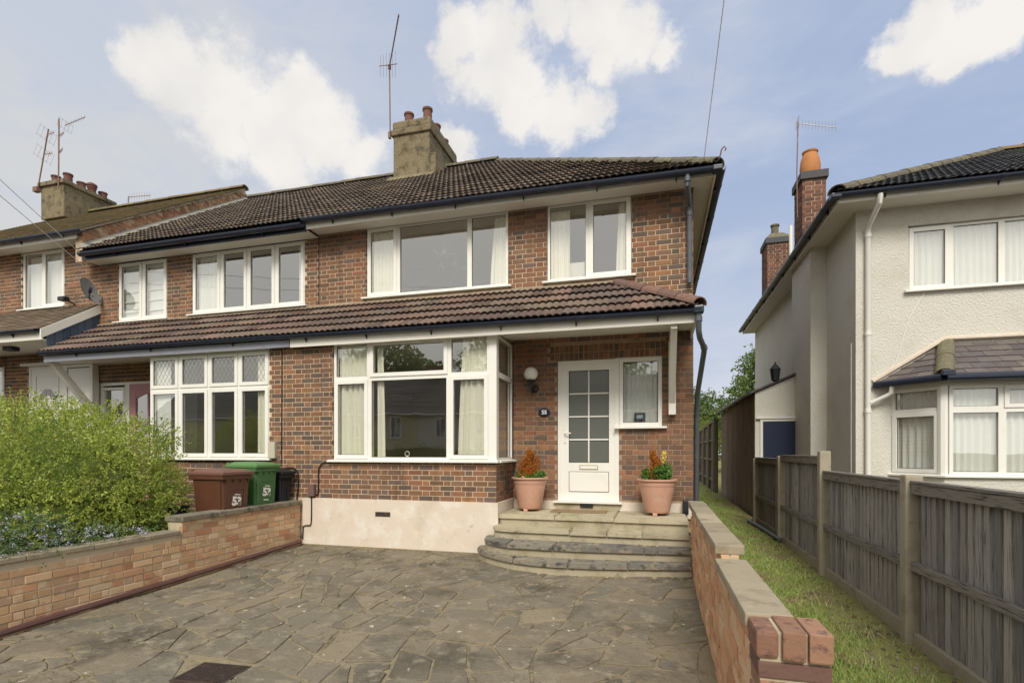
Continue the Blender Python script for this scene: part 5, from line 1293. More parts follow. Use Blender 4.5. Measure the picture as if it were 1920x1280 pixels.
def pot(x, y, label, kind):
    z = .59; t = thing('potted_plant', (x, y, z), label, 'potted plant', 'terracotta pots on the top step')
    q = MB(); q.lathe([(.155,.035),(.165,.05),(.172,.06),(.235,.385),(.238,.40),(.246,.41),(.246,.455),(.240,.46),(.25,.465),(.27,.475),(.272,.495),(.262,.50),(.245,.497),(.235,.47),(.23,.43)], (x,y,z), 40, top=False)
    P_ = q.build('pot', M_terra, t, smooth=True)
    for a in (0.3, 2.4, 4.5):
        f = MB(); cx, cy = x+.13*math.cos(a), y+.13*math.sin(a); f.rbox(cx-.03, cx+.03, cy-.03, cy+.03, z, z+.045, .006); f.build('foot', M_terra, P_)
    q = MB(); q.lathe([(.229,.43),(.15,.44),(.02,.45)], (x,y,z), 20); q.build('compost', M_soil, t)
    n = 8500 if kind == 0 else 4200; cz, hh, rr = (.50, .44, .165) if kind == 0 else (.55, .38, .12); ox = -.03 if kind == 0 else -.03
    h = rng.random(n)**1.15; ang = rng.uniform(0, 2*math.pi, n); rad = rr*(1-h*.88)**.8*np.sqrt(rng.uniform(.25, 1, n))*(1+.2*np.sin(ang*3+h*9))
    C = np.stack([x+ox+rad*np.cos(ang)+(.055*(h-.2)*(1 if kind == 0 else -1)*np.sin(h*9)), y+rad*np.sin(ang), z+cz-.04+h*hh], 1)
    if kind == 0:
        m2 = rng.random(n) < .25; C[m2, 0] += .10; C[m2, 2] -= .10
    V, F_ = leaf_quads(C, .026 , up=1.6, aspect=.35); fast_mesh('dried_conifer', V, F_, M_orange, t)
    q = MB(); q.tube([(x+ox,y,z+.45),(x+ox,y,z+cz+hh),(x+ox+.01,y,z+cz+hh+.22)], [.008,.005,.002], 5); q.build('stem', M_orange, t)
    bl_ = [(x-.13,y-.06,z+.52,.09,.09,.07),(x+.15,y-.04,z+.53,.10,.09,.07),(x+.05,y-.15,z+.50,.10,.06,.05),(x-.03,y+.1,z+.5,.12,.07,.05)] if kind == 0 else [(x-.12,y-.02,z+.55,.11,.10,.10),(x+.05,y-.08,z+.57,.13,.10,.13),(x+.13,y+.02,z+.60,.07,.08,.13)]
    C, d_ = blob_points(bl_, 900, .3); V, F_ = leaf_quads(C, .052, up=.8, aspect=.42); fast_mesh('green_leaves', V, F_, M_pgreen, t)
    if kind == 1:
        C = np.stack([x+.09+rng.normal(0, .018, 160), y-.03+rng.normal(0, .018, 160), z+.72+rng.random(160)*.17], 1); V, F_ = leaf_quads(C, .024, aspect=.8); fast_mesh('yellow_flower_spike', V, F_, M_yflow, t)
    else:
        C = np.stack([x-.05+rng.normal(0, .008, 14), y-.2+rng.normal(0, .008, 14), z+.50+rng.normal(0, .006, 14)], 1); V, F_ = leaf_quads(C, .03, aspect=.9); fast_mesh('white_flower', V, F_, M_white, t)
pot(-1.83, 7.62, 'terracotta tub with bright orange dried conifer, left of the front door', 0)
pot(.0, 7.58, 'terracotta tub with yellow flower spike and green leaves, right of the front door', 1)

# ================================================================== WALL FITTINGS
wl = thing('wall_lamp', (-1.87, 7.99, 2.5), 'white globe lamp on a black bracket beside the front door', 'lamp')
q = MB(); q.lathe([(.045,-.09),(.075,-.075),(.10,-.04),(.108,0),(.10,.045),(.075,.08),(.04,.100),(.005,.108)], (-1.87,7.86,2.66), 28); q.build('globe', M_lampglow, wl, smooth=True)
q = MB(); q.lathe([(.02,-.14),(.055,-.125),(.058,-.095),(.05,-.085)], (-1.87,7.86,2.66), 20); q.tube([(-1.87,7.86,2.53),(-1.87,7.86,2.44),(-1.86,7.90,2.38),(-1.84,7.97,2.42)], .016, 8); q.build('bracket', M_black, wl)
q = MB(); q.M = Matrix.Translation((-1.83,7.985,2.44)) @ Matrix.Rotation(R(90), 4, 'X'); q.lathe([(.052,-.012),(.055,.0),(.045,.02),(.02,.03)], (0,0,0), 20); q.build('back_plate', M_black, wl)
npl = thing('number_plate', (-1.685, 7.99, 2.07), 'dark oval house number plate reading 55 beside the door frame', 'number plate')
def oval(mb, cx, cz, rx, rz, y0, y1, n=28):
    mb.extr([(cx+rx*math.cos(2*math.pi*i/n), cz+rz*math.sin(2*math.pi*i/n)) for i in range(n)], 'y', y1, y0)
q = MB(); oval(q, -1.685, 2.075, .092, .062, 7.975, 7.998); q.build('plate', mat('navy_enamel', (.012,.016,.05), rough=.2, spec=.6), npl)
def text(s, size, M_, m, parent, name='lettering', ext=.0015, bold=0):
    c = bpy.data.curves.new(name, 'FONT'); c.body = s; c.size = size; c.extrude = ext; c.align_x = 'CENTER'; c.align_y = 'CENTER'; c.offset = bold
    o = bpy.data.objects.new(name, c); col.objects.link(o)
    me = bpy.data.meshes.new_from_object(o); bpy.data.objects.remove(o); me.name = name
    me.transform(M_); me.materials.clear(); me.materials.append(m)
    ob_ = bpy.data.objects.new(name, me); col.objects.link(ob_); par(ob_, parent); return ob_
text('55', .085, Matrix.Translation((-1.685, 7.972, 2.075)) @ Matrix.Rotation(R(90), 4, 'X'), M_white, npl, bold=.003)
dv = thing('display_unit', (-.25, 8.12, 1.9), 'black rounded display unit standing inside the window beside the front door', 'device')
q = MB(); q.rbox(-.33, -.17, 8.06, 8.10, 1.905, 2.05, .018); q.build('case', M_black, dv); q = MB(); q.box(-.295, -.205, 8.054, 8.0595, 1.96, 2.015); q.build('screen', mat('grey_screen', (.35,.42,.45), rough=.3), dv)
orn = MB(); orn.lathe([(.05,0),(.02,.02),(.012,.04)], (-3.75,7.45,1.37), 14)
orn.tube([(-3.75+.038*math.cos(a), 7.45, 1.435+.038*math.sin(a)) for a in [i*2*math.pi/16 for i in range(17)]], .007, 6); tag(orn.build('glass_ornament', M_lampglow), 'small pale ring ornament on the bay window sill', 'ornament')
cd = thing('chandelier', (-3.62, 8.62, 5.1), 'white five-arm ceiling chandelier inside the large upper window', 'chandelier')
q = MB(); q.tube([(-3.62,8.62,5.34),(-3.62,8.62,5.0)], .01, 6); q.lathe([(.02,0),(.05,.03),(.02,.09),(.005,.2)], (-3.62,8.62,4.95), 12)
for i in range(5):
    a = i*2*math.pi/5+.3; ca, sa = math.cos(a), math.sin(a); q.tube([(-3.62,8.62,4.98),(-3.62+.12*ca,8.62+.12*sa,4.93),(-3.62+.22*ca,8.62+.22*sa,4.98)], .008, 6)
q.build('arm', M_white, cd)
for i in range(5):
    a = i*2*math.pi/5+.3; q = MB(); q.lathe([(.015,0),(.04,-.02),(.05,-.07),(.055,-.09)], (-3.75+.22*math.cos(a), 9.3+.22*math.sin(a), 5.0), 12); q.build('lamp_shade', M_lampglow, cd, smooth=True)
# meter box, junction box, cables on the front
q = MB(); q.rbox(-5.245, -5.135, BY-.07, BY-.001, .775, .965, .008); tag(q.build('junction_box', M_meter), 'small brown plastic box on the brickwork above the plinth', 'box')
q = MB(); q.rbox(-5.985, -5.86, BY-.06, BY-.001, 1.36, 1.62, .008); tag(q.build('meter_box', M_beige), 'pale beige box fixed beside the leaded bay window', 'box')
def cable(pts, r, label, m=M_cable, name='cable'):
    q = MB(); q.tube(pts, r, 6); return tag(q.build(name, m, None, smooth=True), label, 'cable')
y_ = BY-.015
cable([(-5.19,y_-.03,.78),(-5.19,y_-.03,.50),(-5.195,y_-.03,.36),(-5.21,y_-.03,.32),(-5.30,y_-.03,.315),(-5.34,y_-.03,.30),(-5.35,y_-.03,.1)], .009, 'thin dark cable dropping down the white plinth from the brown box')
cable([(-4.86,y_,1.30),(-4.98,y_,1.30),(-5.04,y_,1.27),(-5.08,y_,1.20),(-5.085,y_,1.1),(-5.085,y_,.86),(-5.10,y_,.80),(-5.135,y_,.80)], .010, 'black cable curving from the bay sill to the brown box')
cable([(-5.86,y_,1.20),(-5.70,y_,1.20),(-5.56,y_,1.215),(-5.50,y_,1.19),(-5.455,y_,1.12),(-5.45,y_,1.0),(-5.46,y_,.85),(-5.48,y_,.70)], .010, 'black cable arching out from behind the dark bin')
cable([(-5.76,y_+.005,3.10),(-5.76,y_+.005,2.6),(-5.768,y_+.005,1.9),(-5.775,y_+.005,1.25)], .006, 'thin black cable down the party line between the two bay windows')
cable([(-5.73,PY-.012,5.2),(-5.73,PY-.012,4.05)], .006, 'thin black cable on the upper brickwork between the two houses')

# satellite dish
sd_ = thing('satellite_dish', (-10.62, 7.97, 4.5), 'grey oval satellite dish on the brick wall above the far left porch roof', 'satellite dish')
Md = Matrix.Translation((-10.68, 7.70, 4.62)) @ Matrix.Rotation(R(108), 4, 'Z') @ Matrix.Rotation(R(72), 4, 'X')
q = MB(); n = 24; vs = [(0, 0, -.05)]
for r_ in (.5, 1):
    for j in range(n): t_ = 2*math.pi*j/n; vs.append((.22*r_*math.cos(t_), .25*r_*math.sin(t_), -.05+.05*r_*r_))
fs = [(0, 1+j, 1+(j+1) % n) for j in range(n)]+[(1+j, 1+n+j, 1+n+(j+1) % n, 1+(j+1) % n) for j in range(n)]
q.M = Md; q.add(vs, fs); q.add([(x, y, z-.008) for x, y, z in vs], [f[::-1] for f in fs]); q.M = None
q.build('reflector', M_dish, sd_, smooth=True)
q = MB(); q.tube([(-10.68,7.72,4.44),(-10.50,7.55,4.42),(-10.40,7.50,4.52)], .012, 6); q.tube([(-10.44,7.52,4.50),(-10.34,7.47,4.56)], .03, 8); q.build('receiver_arm', M_black, sd_)
q = MB(); q.tube([(-10.70,7.74,4.55),(-10.80,7.85,4.50),(-10.80,7.99,4.50)], .016, 6); q.rbox(-10.84,-10.76,7.97,7.99,4.42,4.58,.004); q.build('bracket', M_dish, sd_)
q = MB(); q.rbox(-11.62, -11.45, 7.74, 7.86, 4.50, 4.58, .01); q.tube([(-11.54,7.85,4.54),(-11.50,7.99,4.48)], .015, 6); tag(q.build('wall_camera', M_black), 'small black camera on the wall beside the far left upper window', 'camera')

# ================================================================== AERIALS AND WIRES
a1 = thing('television_aerial', (-6.04, 11.15, 8.9), 'tall slanting television aerial strapped to the central rendered chimney', 'aerial')
q = MB(); q.tube([(-6.04,11.13,8.85),(-6.06,11.13,10.50)], .016, 8); q.build('mast', M_rust, a1)
yagi(a1, (-6.06,11.13,10.50), (-5.03,9.62,10.28), 16, .13, (0,0,1), M_rust, r=.010)
yagi(a1, (-6.37,11.2,10.62), (-5.80,11.0,10.42), 6, .62, (0,0,1), M_rust, r=.006, el0=.5)
q = MB(); q.rbox(-6.075,-6.02,11.08,11.15,8.80,8.95,.01); q.rbox(-6.09,-6.03,11.10,11.16,10.44,10.54,.01); q.build('clamp', M_rust, a1)
a2 = thing('television_aerial', (-16.45, 11.0, 9.0), 'upright aerial with three arms on the far left chimney', 'aerial')
q = MB(); q.tube([(-16.46,11.0,8.95),(-16.44,11.0,10.95)], .018, 8); q.build('mast', M_rust, a2)
yagi(a2, (-16.2,11.0,10.72), (-15.30,10.9,10.74), 8, .16, (0,.2,1), M_rust, refl=(.35,.3))
yagi(a2, (-16.44,11.0,10.45), (-15.95,10.8,10.35), 5, .18, (0,.2,1), M_rust)
yagi(a2, (-16.44,11.0,9.98), (-16.0,10.8,9.90), 5, .18, (0,.2,1), M_rust)
a3 = thing('television_aerial', (-17.2, 11.0, 9.0), 'leaning aerial with square grid reflectors at the left end of the far left chimney', 'aerial')
q = MB(); q.tube([(-17.30,11.0,8.95),(-16.85,11.0,10.72)], .018, 8); q.rbox(-17.42,-17.25,10.95,11.08,8.98,9.12,.01); q.build('mast', M_rust, a3)
yagi(a3, (-16.88,10.98,10.55), (-16.48,10.9,10.50), 4, .2, (0,.3,1), M_rust, refl=(.42,.40)); yagi(a3, (-17.0,10.98,10.0), (-16.55,10.9,9.93), 4, .2, (0,.3,1), M_rust, refl=(.42,.40))
a4 = thing('television_aerial', (-15.2, 12.6, 9.0), 'small horizontal aerial poking out behind the far left chimney pots', 'aerial')
yagi(a4, (-15.95,12.65,9.42), (-15.05,12.65,9.36), 9, .25, (0,0,1), M_rust); q = MB(); q.tube([(-15.97,12.65,8.6),(-15.95,12.65,9.44)], .014, 6); q.build('mast', M_rust, a4)
a5 = thing('television_aerial', (2.57, 11.35, 6), 'aerial on a thin mast beside the orange chimney pot of the white house', 'aerial')
q = MB(); q.tube([(2.62,11.28,6.0),(2.61,11.28,6.87),(2.63,11.28,7.85)], .011, 6); q.build('mast', M_rust, a5)
yagi(a5, (2.62,11.28,7.82), (3.30,11.28,7.62), 12, .17, (0,0,1), M_alu, r=.005, refl=(.24,.16))
def wire(a, b, sag, label, r=.006):
    a, b = Vector(a), Vector(b); pts = [a.lerp(b, i/16)-Vector((0,0,sag*4*(i/16)*(1-i/16))) for i in range(17)]
    q = MB(); q.tube(pts, r, 5); tag(q.build('overhead_wire', M_wire), label, 'wire')
wire((.62,7.62,5.48), (.70,-5,8.0), 0, 'pale overhead wire rising from the right corner of the brick house roof', .005)
wire((-10.73,7.6,5.26), (-4.4,-5,7.97), .0, 'upper overhead wire crossing the far left house gutter', .006)
wire((-10.60,7.6,4.98), (-4.7,-5,7.6), .0, 'lower overhead wire crossing in front of the far left house', .006)

# ================================================================== BINS
def wheelie(x0, x1, y0, y1, z0, zt, mb_, ml, label, txt=None, tilt=0, name='wheelie_bin'):
    t = thing(name, ((x0+x1)/2, (y0+y1)/2, z0), label, 'wheelie bin')
    tx, ty = .055, .045; q = MB(); bm = bmesh.new()
    vs = [bm.verts.new(p) for p in [(x0+tx,y0+ty,z0+.03),(x1-tx*.6,y0+ty,z0+.03),(x1-tx*.6,y1-ty,z0+.03),(x0+tx,y1-ty,z0+.03),(x0,y0,zt),(x1,y0,zt),(x1,y1,zt),(x0,y1,zt)]]
    for f in [(0,3,2,1),(4,5,6,7),(0,1,5,4),(1,2,6,5),(2,3,7,6),(3,0,4,7)]: bm.faces.new([vs[i] for i in f])
    es = [e for e in bm.edges if abs(e.verts[0].co.z-e.verts[1].co.z) > .3]; bmesh.ops.bevel(bm, geom=es, offset=.03, segments=3, affect='EDGES')
    bm.verts.index_update(); q.add([v.co[:] for v in bm.verts], [[v.index for v in f.verts] for f in bm.faces]); bm.free()
    body = q.build('body', mb_, t)
    q = MB(); q.rbox(x0-.02, x1+.02, y0-.02, y1+.02, zt-.055, zt-.003, .008)
    for i in range(4):
        yy_ = y0+.06+(y1-y0-.12)*i/3; q.box(x1+.0, x1+.016, yy_-.006, yy_+.006, zt-.10, zt-.055)
    q.build('rim', mb_, t)
    # raised panel on the front
    zc_ = (z0+zt)/2; sl = .6*tx/(zt-z0)
    def fx(z): return x1-(zt-z)*sl
    q = MB(); h0, h1 = z0+.22, zt-.20
    for (ya, yb_) in ((y0+.11, y0+.125), (y1-.125, y1-.11)): q.add([(fx(h0)-.01,ya,h0),(fx(h0)+.008,ya,h0),(fx(h1)+.008,ya,h1),(fx(h1)-.01,ya,h1),(fx(h0)-.01,yb_,h0),(fx(h0)+.008,yb_,h0),(fx(h1)+.008,yb_,h1),(fx(h1)-.01,yb_,h1)], [(0,1,2,3),(4,7,6,5),(1,5,6,2),(0,3,7,4),(3,2,6,7),(0,4,5,1)])
    q.box(fx(h1)-.01, fx(h1)+.009, y0+.11, y1-.11, h1, h1+.014); q.build('rib', mb_, body)
    # lid
    q = MB(); q.rbox(x0-.03, x1+.045, y0-.03, y1+.03, zt, zt+.045, .012); 
    q.add([(x0-.01,y0,zt+.040),(x1+.02,y0,zt+.040),(x1+.02,y1,zt+.040),(x0-.01,y1,zt+.040),(x0+.05,y0+.06,zt+.085),(x1-.06,y0+.06,zt+.075),(x1-.06,y1-.06,zt+.075),(x0+.05,y1-.06,zt+.085)], [(4,5,6,7),(0,1,5,4),(1,2,6,5),(2,3,7,6),(3,0,4,7)])
    L__ = q.build('lid', ml, t)
    q = MB(); q.tube([(x0-.05,y0+.06,zt+.03),(x0-.07,y0+.06,zt+.06),(x0-.07,y1-.06,zt+.06),(x0-.05,y1-.06,zt+.03)], .014, 8); q.build('handle', ml, t)
    for s in (y0+.02, y1-.05): 
        q = MB(); q.tube([(x0+.06, s, z0+.09), (x0+.06, s+.035, z0+.09)], .09, 16); q.build('wheel', M_black, t)
    if txt:
        Mt = Matrix.Translation((fx(zt-.38)+.006, (y0+y1)/2+.0, zt-.36)) @ Matrix.Rotation(R(90), 4, 'Z') @ Matrix.Rotation(R(90)-math.atan(sl)*0, 4, 'X') @ Matrix.Rotation(R(-6), 4, 'Z')
        q = MB(); q.M = Mt; q.add([(-.065,-.11,0),(.055,-.11,0),(.065,.10,0),(-.055,.10,0)], [(0,1,2,3)]); q.M = None
        text(txt, .16, Mt @ Matrix.Translation((0,0,.006)), M_white, body, name='number_sticker', ext=.002, bold=.008)
        q = MB(); q.M = Mt; q.box(-.055, .045, -.115, -.10, .004, .008); q.box(-.045, .055, .088, .10, .004, .008); q.M = None; q.build('sticker_bar', M_white, body)
    return t
wheelie(-5.98, -5.47, 5.60, 6.10, .2, 1.155, M_brownp, M_brownl, 'brown wheelie bin with white number sticker behind the brick wall', '53')
wheelie(-5.97, -5.50, 6.22, 6.68, .2, 1.235, M_greenp, M_greenl, 'green wheelie bin with white number sticker beside the brown bin', '53')
wheelie(-5.95, -5.50, 6.74, 7.02, .2, 1.12, M_black, M_black, 'narrow black bin against the brick wall right of the green bin')
wheelie(.56, 1.04, 14.0, 14.55, .1, 1.18, M_brownp, M_black, 'dark brown wheelie bin standing beyond the house corner in the passage')
cr = thing('recycling_box', (-6.2, 5.4, .2), 'low black recycling box between the hedge and the brown bin', 'box')
q = MB(); q.rbox(-6.45,-6.06,5.25,5.62,.2,.72,.02); q.build('box_body', M_black, cr); q = MB(); q.rbox(-6.47,-6.04,5.23,5.64,.72,.755,.012); q.build('box_lid', M_black, cr)

# ================================================================== FENCES
FN = thing('garden_fence', (1.92, 7, 0), 'weathered grey closeboard fence with concrete posts along the grass passage', 'fence')
posts = [(2.54,1.29),(4.74,1.29),(6.94,1.475),(9.14,1.40),(11.34,1.33)]; tops = [1.235,1.235,1.405,1.345]
for (py_, pz) in posts:
    q = MB(); g_ = gzr(py_); bm = bmesh.new()
    q.rbox(1.835, 1.955, py_-.055, py_+.055, g_-.3, pz, .016); q.build('post', M_conc, FN)
for i in range(-1, 4):
    if i < 0: ya, yb_, tp = .45, posts[0][0], 1.235
    else: ya, yb_, tp = posts[i][0], posts[i+1][0], tops[i]
    ya += .058; yb_ -= .058
    g0, g1 = gzr(ya), gzr(yb_); gb_h = max(g0, g1)+.085
    q = MB(); q.add([(1.885,ya,g0-.1),(1.935,ya,g0-.1),(1.935,yb_,g1-.1),(1.885,yb_,g1-.1),(1.885,ya,gb_h),(1.935,ya,gb_h),(1.935,yb_,gb_h),(1.885,yb_,gb_h)], [(0,3,2,1),(4,5,6,7),(0,1,5,4),(1,2,6,5),(2,3,7,6),(3,0,4,7)]); q.build('gravel_board', M_conc, FN)
    y = ya
    while y < yb_-.02:
        w_b = min(random.uniform(.078, .098), yb_-y); q = MB(); t0 = random.uniform(.0, .004)
        dzb = random.uniform(-.006, .004)
        q.add([(1.925-t0,y,gb_h+.002),(1.925-t0+.004,y+w_b,gb_h+.002),(1.945,y+w_b,gb_h+.002),(1.945,y,gb_h+.002),(1.913-t0,y,tp-.03+dzb),(1.929-t0,y+w_b,tp-.03+dzb),(1.945,y+w_b,tp-.03+dzb),(1.945,y,tp-.03+dzb)], [(0,3,2,1),(4,5,6,7),(0,4,7,3),(1,2,6,5),(0,1,5,4),(3,7,6,2)])
        q.build('board', M_wood, FN); y += w_b+.003
    for (za, zb__) in ((tp-.09, tp-.012), (.56, .63)):
        q = MB(); q.rbox(1.868, 1.909, ya, yb_, za, zb__, .008); q.build('rail', M_rail, FN)
    q = MB(); q.rbox(1.862, 1.955, ya, yb_, tp-.010, tp+.012, .004); q.build('capping', M_rail, FN)
FD = thing('garden_fence', (1.9, 24, 0), 'tall dark wooden fence beyond the lean-to with square framed bays', 'fence')
ys = [18.45,20.6,22.8,25.0,27.2,29.4]
for i, y in enumerate(ys):
    tp = 2.52-.05*i; q = MB(); q.rbox(1.80-(.03 if i == 0 else 0), 1.93, y-.07, y+.07, 0, tp+.05, .01); q.build('post', M_wooddk, FD)
    if i < 5:
        for zz in (.45, 1.15, 1.82, tp-.06):
            q = MB(); q.rbox(1.84, 1.90, y+.071, ys[i+1]-.071, zz, zz+.08, .008); q.build('rail', M_wooddk, FD)
        n = 12; w_b = (ys[i+1]-y-.14)/n
        for k in range(n):
            q = MB(); q.box(1.901, 1.92+.004*(k % 2), y+.07+k*w_b+.003, y+.07+(k+1)*w_b-.003, .05, tp-.02+random.uniform(-.01, .01)); q.build('board', M_wooddk, FD)

# ================================================================== PLANTING
def shoots(blobs, n, leaves, slen, lsize, upb=.6, rg=rng, hide=None, lift=.0):
    """curving twigs from the skin of the blobs, leaves both sides along each"""
    P_, d = blob_points(blobs, n, .62, rg)
    dirs = d+rg.normal(0, .45, (n, 3)); dirs[:, 2] += upb; dirs /= np.linalg.norm(dirs, axis=1)[:, None]
    L = slen*rg.uniform(.5, 1.5, n); t = (np.arange(leaves)+.5)/leaves
    side = rg.normal(size=(n, 3)); side -= (side*dirs).sum(1)[:, None]*dirs; side /= np.linalg.norm(side, axis=1)[:, None]
    C = P_[:, None, :]+dirs[:, None, :]*(L[:, None]*t)[..., None]+side[:, None, :]*((L[:, None]*t)**2*.9)[..., None]
    C[..., 2] -= (L[:, None]*t)**2*.8
    C = C.reshape(-1, 3)+rg.normal(0, lsize*.35, (n*leaves, 3))
    if hide is not None: C = C[~hide(C)]
    return C
hb = [(-7.45,4.55,1.05,1.55,1.55,1.03),(-6.62,4.70,.92,.88,1.2,.90),(-8.6,4.3,1.10,1.3,1.6,1.08),(-6.9,3.7,.8,1.15,1.0,.80),(-9.9,4.2,1.0,1.4,1.6,.98),(-6.25,3.9,.62,.72,1.3,.55),(-7.2,5.3,1.15,1.1,.8,.88),(-6.2,5.25,.55,.50,.5,.55),(-8.2,5.2,1.1,1.1,.9,1.0)]
HG = thing('hedge', (-7.4, 4.5, .2), 'big loose bright green shrub spilling over the left garden wall', 'shrub')
hid = lambda C: (C[:, 2] < .22) | ((C[:, 0] > -5.98) & (C[:, 1] > 5.25)) | ((C[:, 0] > -5.42) & (C[:, 2] < .56)) | (C[:, 0] > -5.28)
C = shoots(hb, 24000, 11, .12, .022, upb=.6, hide=hid); V, F_ = leaf_quads(C, .030, up=.5, aspect=.55); fast_mesh('foliage', V, F_, M_leafL, HG)
sb = [(b[0], b[1], b[2]+.02, b[3]*.93, b[4]*.93, b[5]*1.0) for b in hb if b[5] > .8]
P_, d = blob_points(sb, 420, .9); keep_ = d[:, 2] > .55; P_ = P_[keep_]; d = d[keep_]
cc_ = []; tw = MB()
for p, dd_ in zip(P_, d):
    L = random.uniform(.14, .38); v = Vector(dd_)*.5+Vector((random.uniform(-.4,.4), random.uniform(-.4,.4), 1.0)); v.normalize(); b_ = Vector(p)
    pts = [b_+v*L*t_+Vector((.12*t_*t_*random.choice((-1,1)), 0, -.05*t_*t_)) for t_ in (0,.35,.7,1)]; tw.tube(pts, [.004,.003,.002,.001], 4, cap=False)
    for k in range(int(L*75)):
        t_ = .15+.85*k/(L*75); i = min(2, int(t_*3)); q_p = pts[i].lerp(pts[i+1], t_*3-i); cc_.append(q_p+Vector((random.uniform(-1,1), random.uniform(-1,1), random.uniform(-.5,1)))*.016)
V, F_ = leaf_quads(np.array([tuple(c) for c in cc_]), .022, up=.9, aspect=.45); fast_mesh('top_shoots', V, F_, M_leafL, HG)
tw.build('twigs', M_trunk, HG, kind='stuff')
core = MB()  # solid dark green core, added behind the leaves to block see-through
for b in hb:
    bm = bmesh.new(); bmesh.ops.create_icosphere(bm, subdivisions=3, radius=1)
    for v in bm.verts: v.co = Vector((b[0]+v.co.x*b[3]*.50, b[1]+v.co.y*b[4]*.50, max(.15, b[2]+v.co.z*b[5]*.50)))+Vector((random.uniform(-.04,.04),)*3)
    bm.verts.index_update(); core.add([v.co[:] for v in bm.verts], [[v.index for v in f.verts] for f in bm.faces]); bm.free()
core.build('foliage_core', mat('shrub_inside', (.11,.14,.035), rough=1, bump=1, bscale=20, bdist=.05), HG)
CE = thing('flowering_shrub', (-5.65, 3.6, .3), 'low shrub with small lilac blue flowers over the left wall coping', 'shrub')
fb = [(-5.60,3.55,.60,.20,.75,.14),(-5.62,3.05,.62,.22,.5,.16),(-5.75,2.4,.60,.3,.7,.2),(-5.58,4.15,.58,.14,.5,.09),(-5.75,3.3,.72,.25,.6,.16)]
hid2 = lambda C: ((C[:, 0] > -5.62) & (C[:, 0] < -5.375) & (C[:, 2] < .555)) | (C[:, 0] > -5.22)
C = shoots(fb, 900, 9, .12, .02, upb=.3, hide=hid2); V, F_ = leaf_quads(C, .026, up=.4, aspect=.6); fast_mesh('foliage', V, F_, M_leafD, CE)
Pf, df = blob_points(fb, 380, 1.0); Pf = Pf[(df[:, 2] > -.5)]; Cf = (Pf[:, None, :]+rng.normal(0, .013, (len(Pf), 12, 3))).reshape(-1, 3); Cf = Cf[~hid2(Cf)]
V, F_ = leaf_quads(Cf, .013, aspect=.9); fast_mesh('blossom', V, F_, M_flow, CE)

# grass of the passage
def grass(n, x0, x1, y0, y1, h):
    u = rng.random(n); y = y0*(y1/y0)**u; x = rng.uniform(x0, x1, n)
    edge = np.clip((x-1.28-.12*np.sin(y*2.1)-.06*np.sin(y*5.3))/.40, 0, 1); bare = .5+.5*np.sin(x*7+y*2.3)*np.sin(y*1.7-x*3)
    k = rng.random(n) > edge*.86; k &= rng.random(n) > .42*bare; x, y = x[k], y[k]; n = len(x)
    z = np.where(y > 2, -.0+.012*(np.minimum(y, 14)-4.7), -.03)
    H = h*rng.uniform(.45, 1.3, n)*(1+.35*np.sin(x*9)*np.sin(y*7)); a = rng.uniform(0, 2*np.pi, n); w = .0028*(1+y*.18)
    lean = rng.normal(0, .5, (n, 2))*H[:, None]
    b = np.stack([x, y, z-.005], 1); s = np.stack([np.cos(a)*w, np.sin(a)*w, 0*a], 1)
    tp = b+np.concatenate([lean, H[:, None]], 1)
    V = np.stack([b-s, b+s, tp], 1).reshape(-1, 3); return V, np.arange(3*n).reshape(-1, 3)
V, F_ = grass(120000, .52, 1.83, 1.3, 26, .040); G_ = fast_mesh('grass', V, F_, M_grass, None, 'stuff'); tag(G_, 'short patchy green and straw grass along the side passage', 'grass')
V, F_ = grass(2500, .53, 1.80, 1.3, 14, .10); G2 = fast_mesh('tall_grass', V, F_, M_grass, None, 'stuff'); tag(G2, 'scattered taller blades in the passage grass', 'grass')
# clods and dead stalks under the fence
cl = MB()
for i in range(420):
    y = 1.6*(11/1.6)**random.random(); x = random.uniform(1.45, 1.83); r_ = random.uniform(.006, .022); c = Vector((x, y, gzr(y)+r_*.3))
    vs = [c+Vector((math.cos(a)*r_*random.uniform(.6,1.2), math.sin(a)*r_*random.uniform(.6,1.2), 0)) for a in (0,1.3,2.5,3.8,5.1)]+[c+Vector((0,0,r_*.9))]
    cl.add(vs, [(j, (j+1) % 5, 5) for j in range(5)])
tag(cl.build('earth_clods', mat('dry_clod', [(.17,.125,.08),(.24,.20,.14),(.11,.08,.05)], rough=1), None, kind='stuff'), 'loose dry earth and stones along the foot of the fence', 'earth')
# moss and weeds in the joints of the paving
n = 2600; wx = rng.uniform(-5.3, .36, n); wy = .9+rng.random(n)**.8*6.0; k = rng.random(n) < (.35+.4*(np.sin(wx*2.1+1)*np.sin(wy*1.7) > .1)); wx, wy = wx[k], wy[k]
zc_ = np.array([gz(v) for v in wy]); C = np.stack([wx, wy, zc_+.004], 1); C = (C[:, None, :]+rng.normal(0, 1, (len(C), 7, 3))*np.array([.022, .010, .003])).reshape(-1, 3); C[:, 2] = np.abs(C[:, 2]-np.repeat(zc_, 7))+np.repeat(zc_, 7)
V, F_ = leaf_quads(C, .013, up=.6, aspect=.6); tag(fast_mesh('moss', V, F_, M_weed, None, 'stuff'), 'tiny moss and weeds in the joints of the crazy paving', 'moss')
q = MB(); q.tube([(1.72,11.2,.12),(1.80,10.0,.11),(1.84,9.0,.10)], .03, 8); tag(q.build('loose_pipe', M_pipe, None, smooth=True), 'length of dark pipe lying in the grass beside the fence', 'pipe')

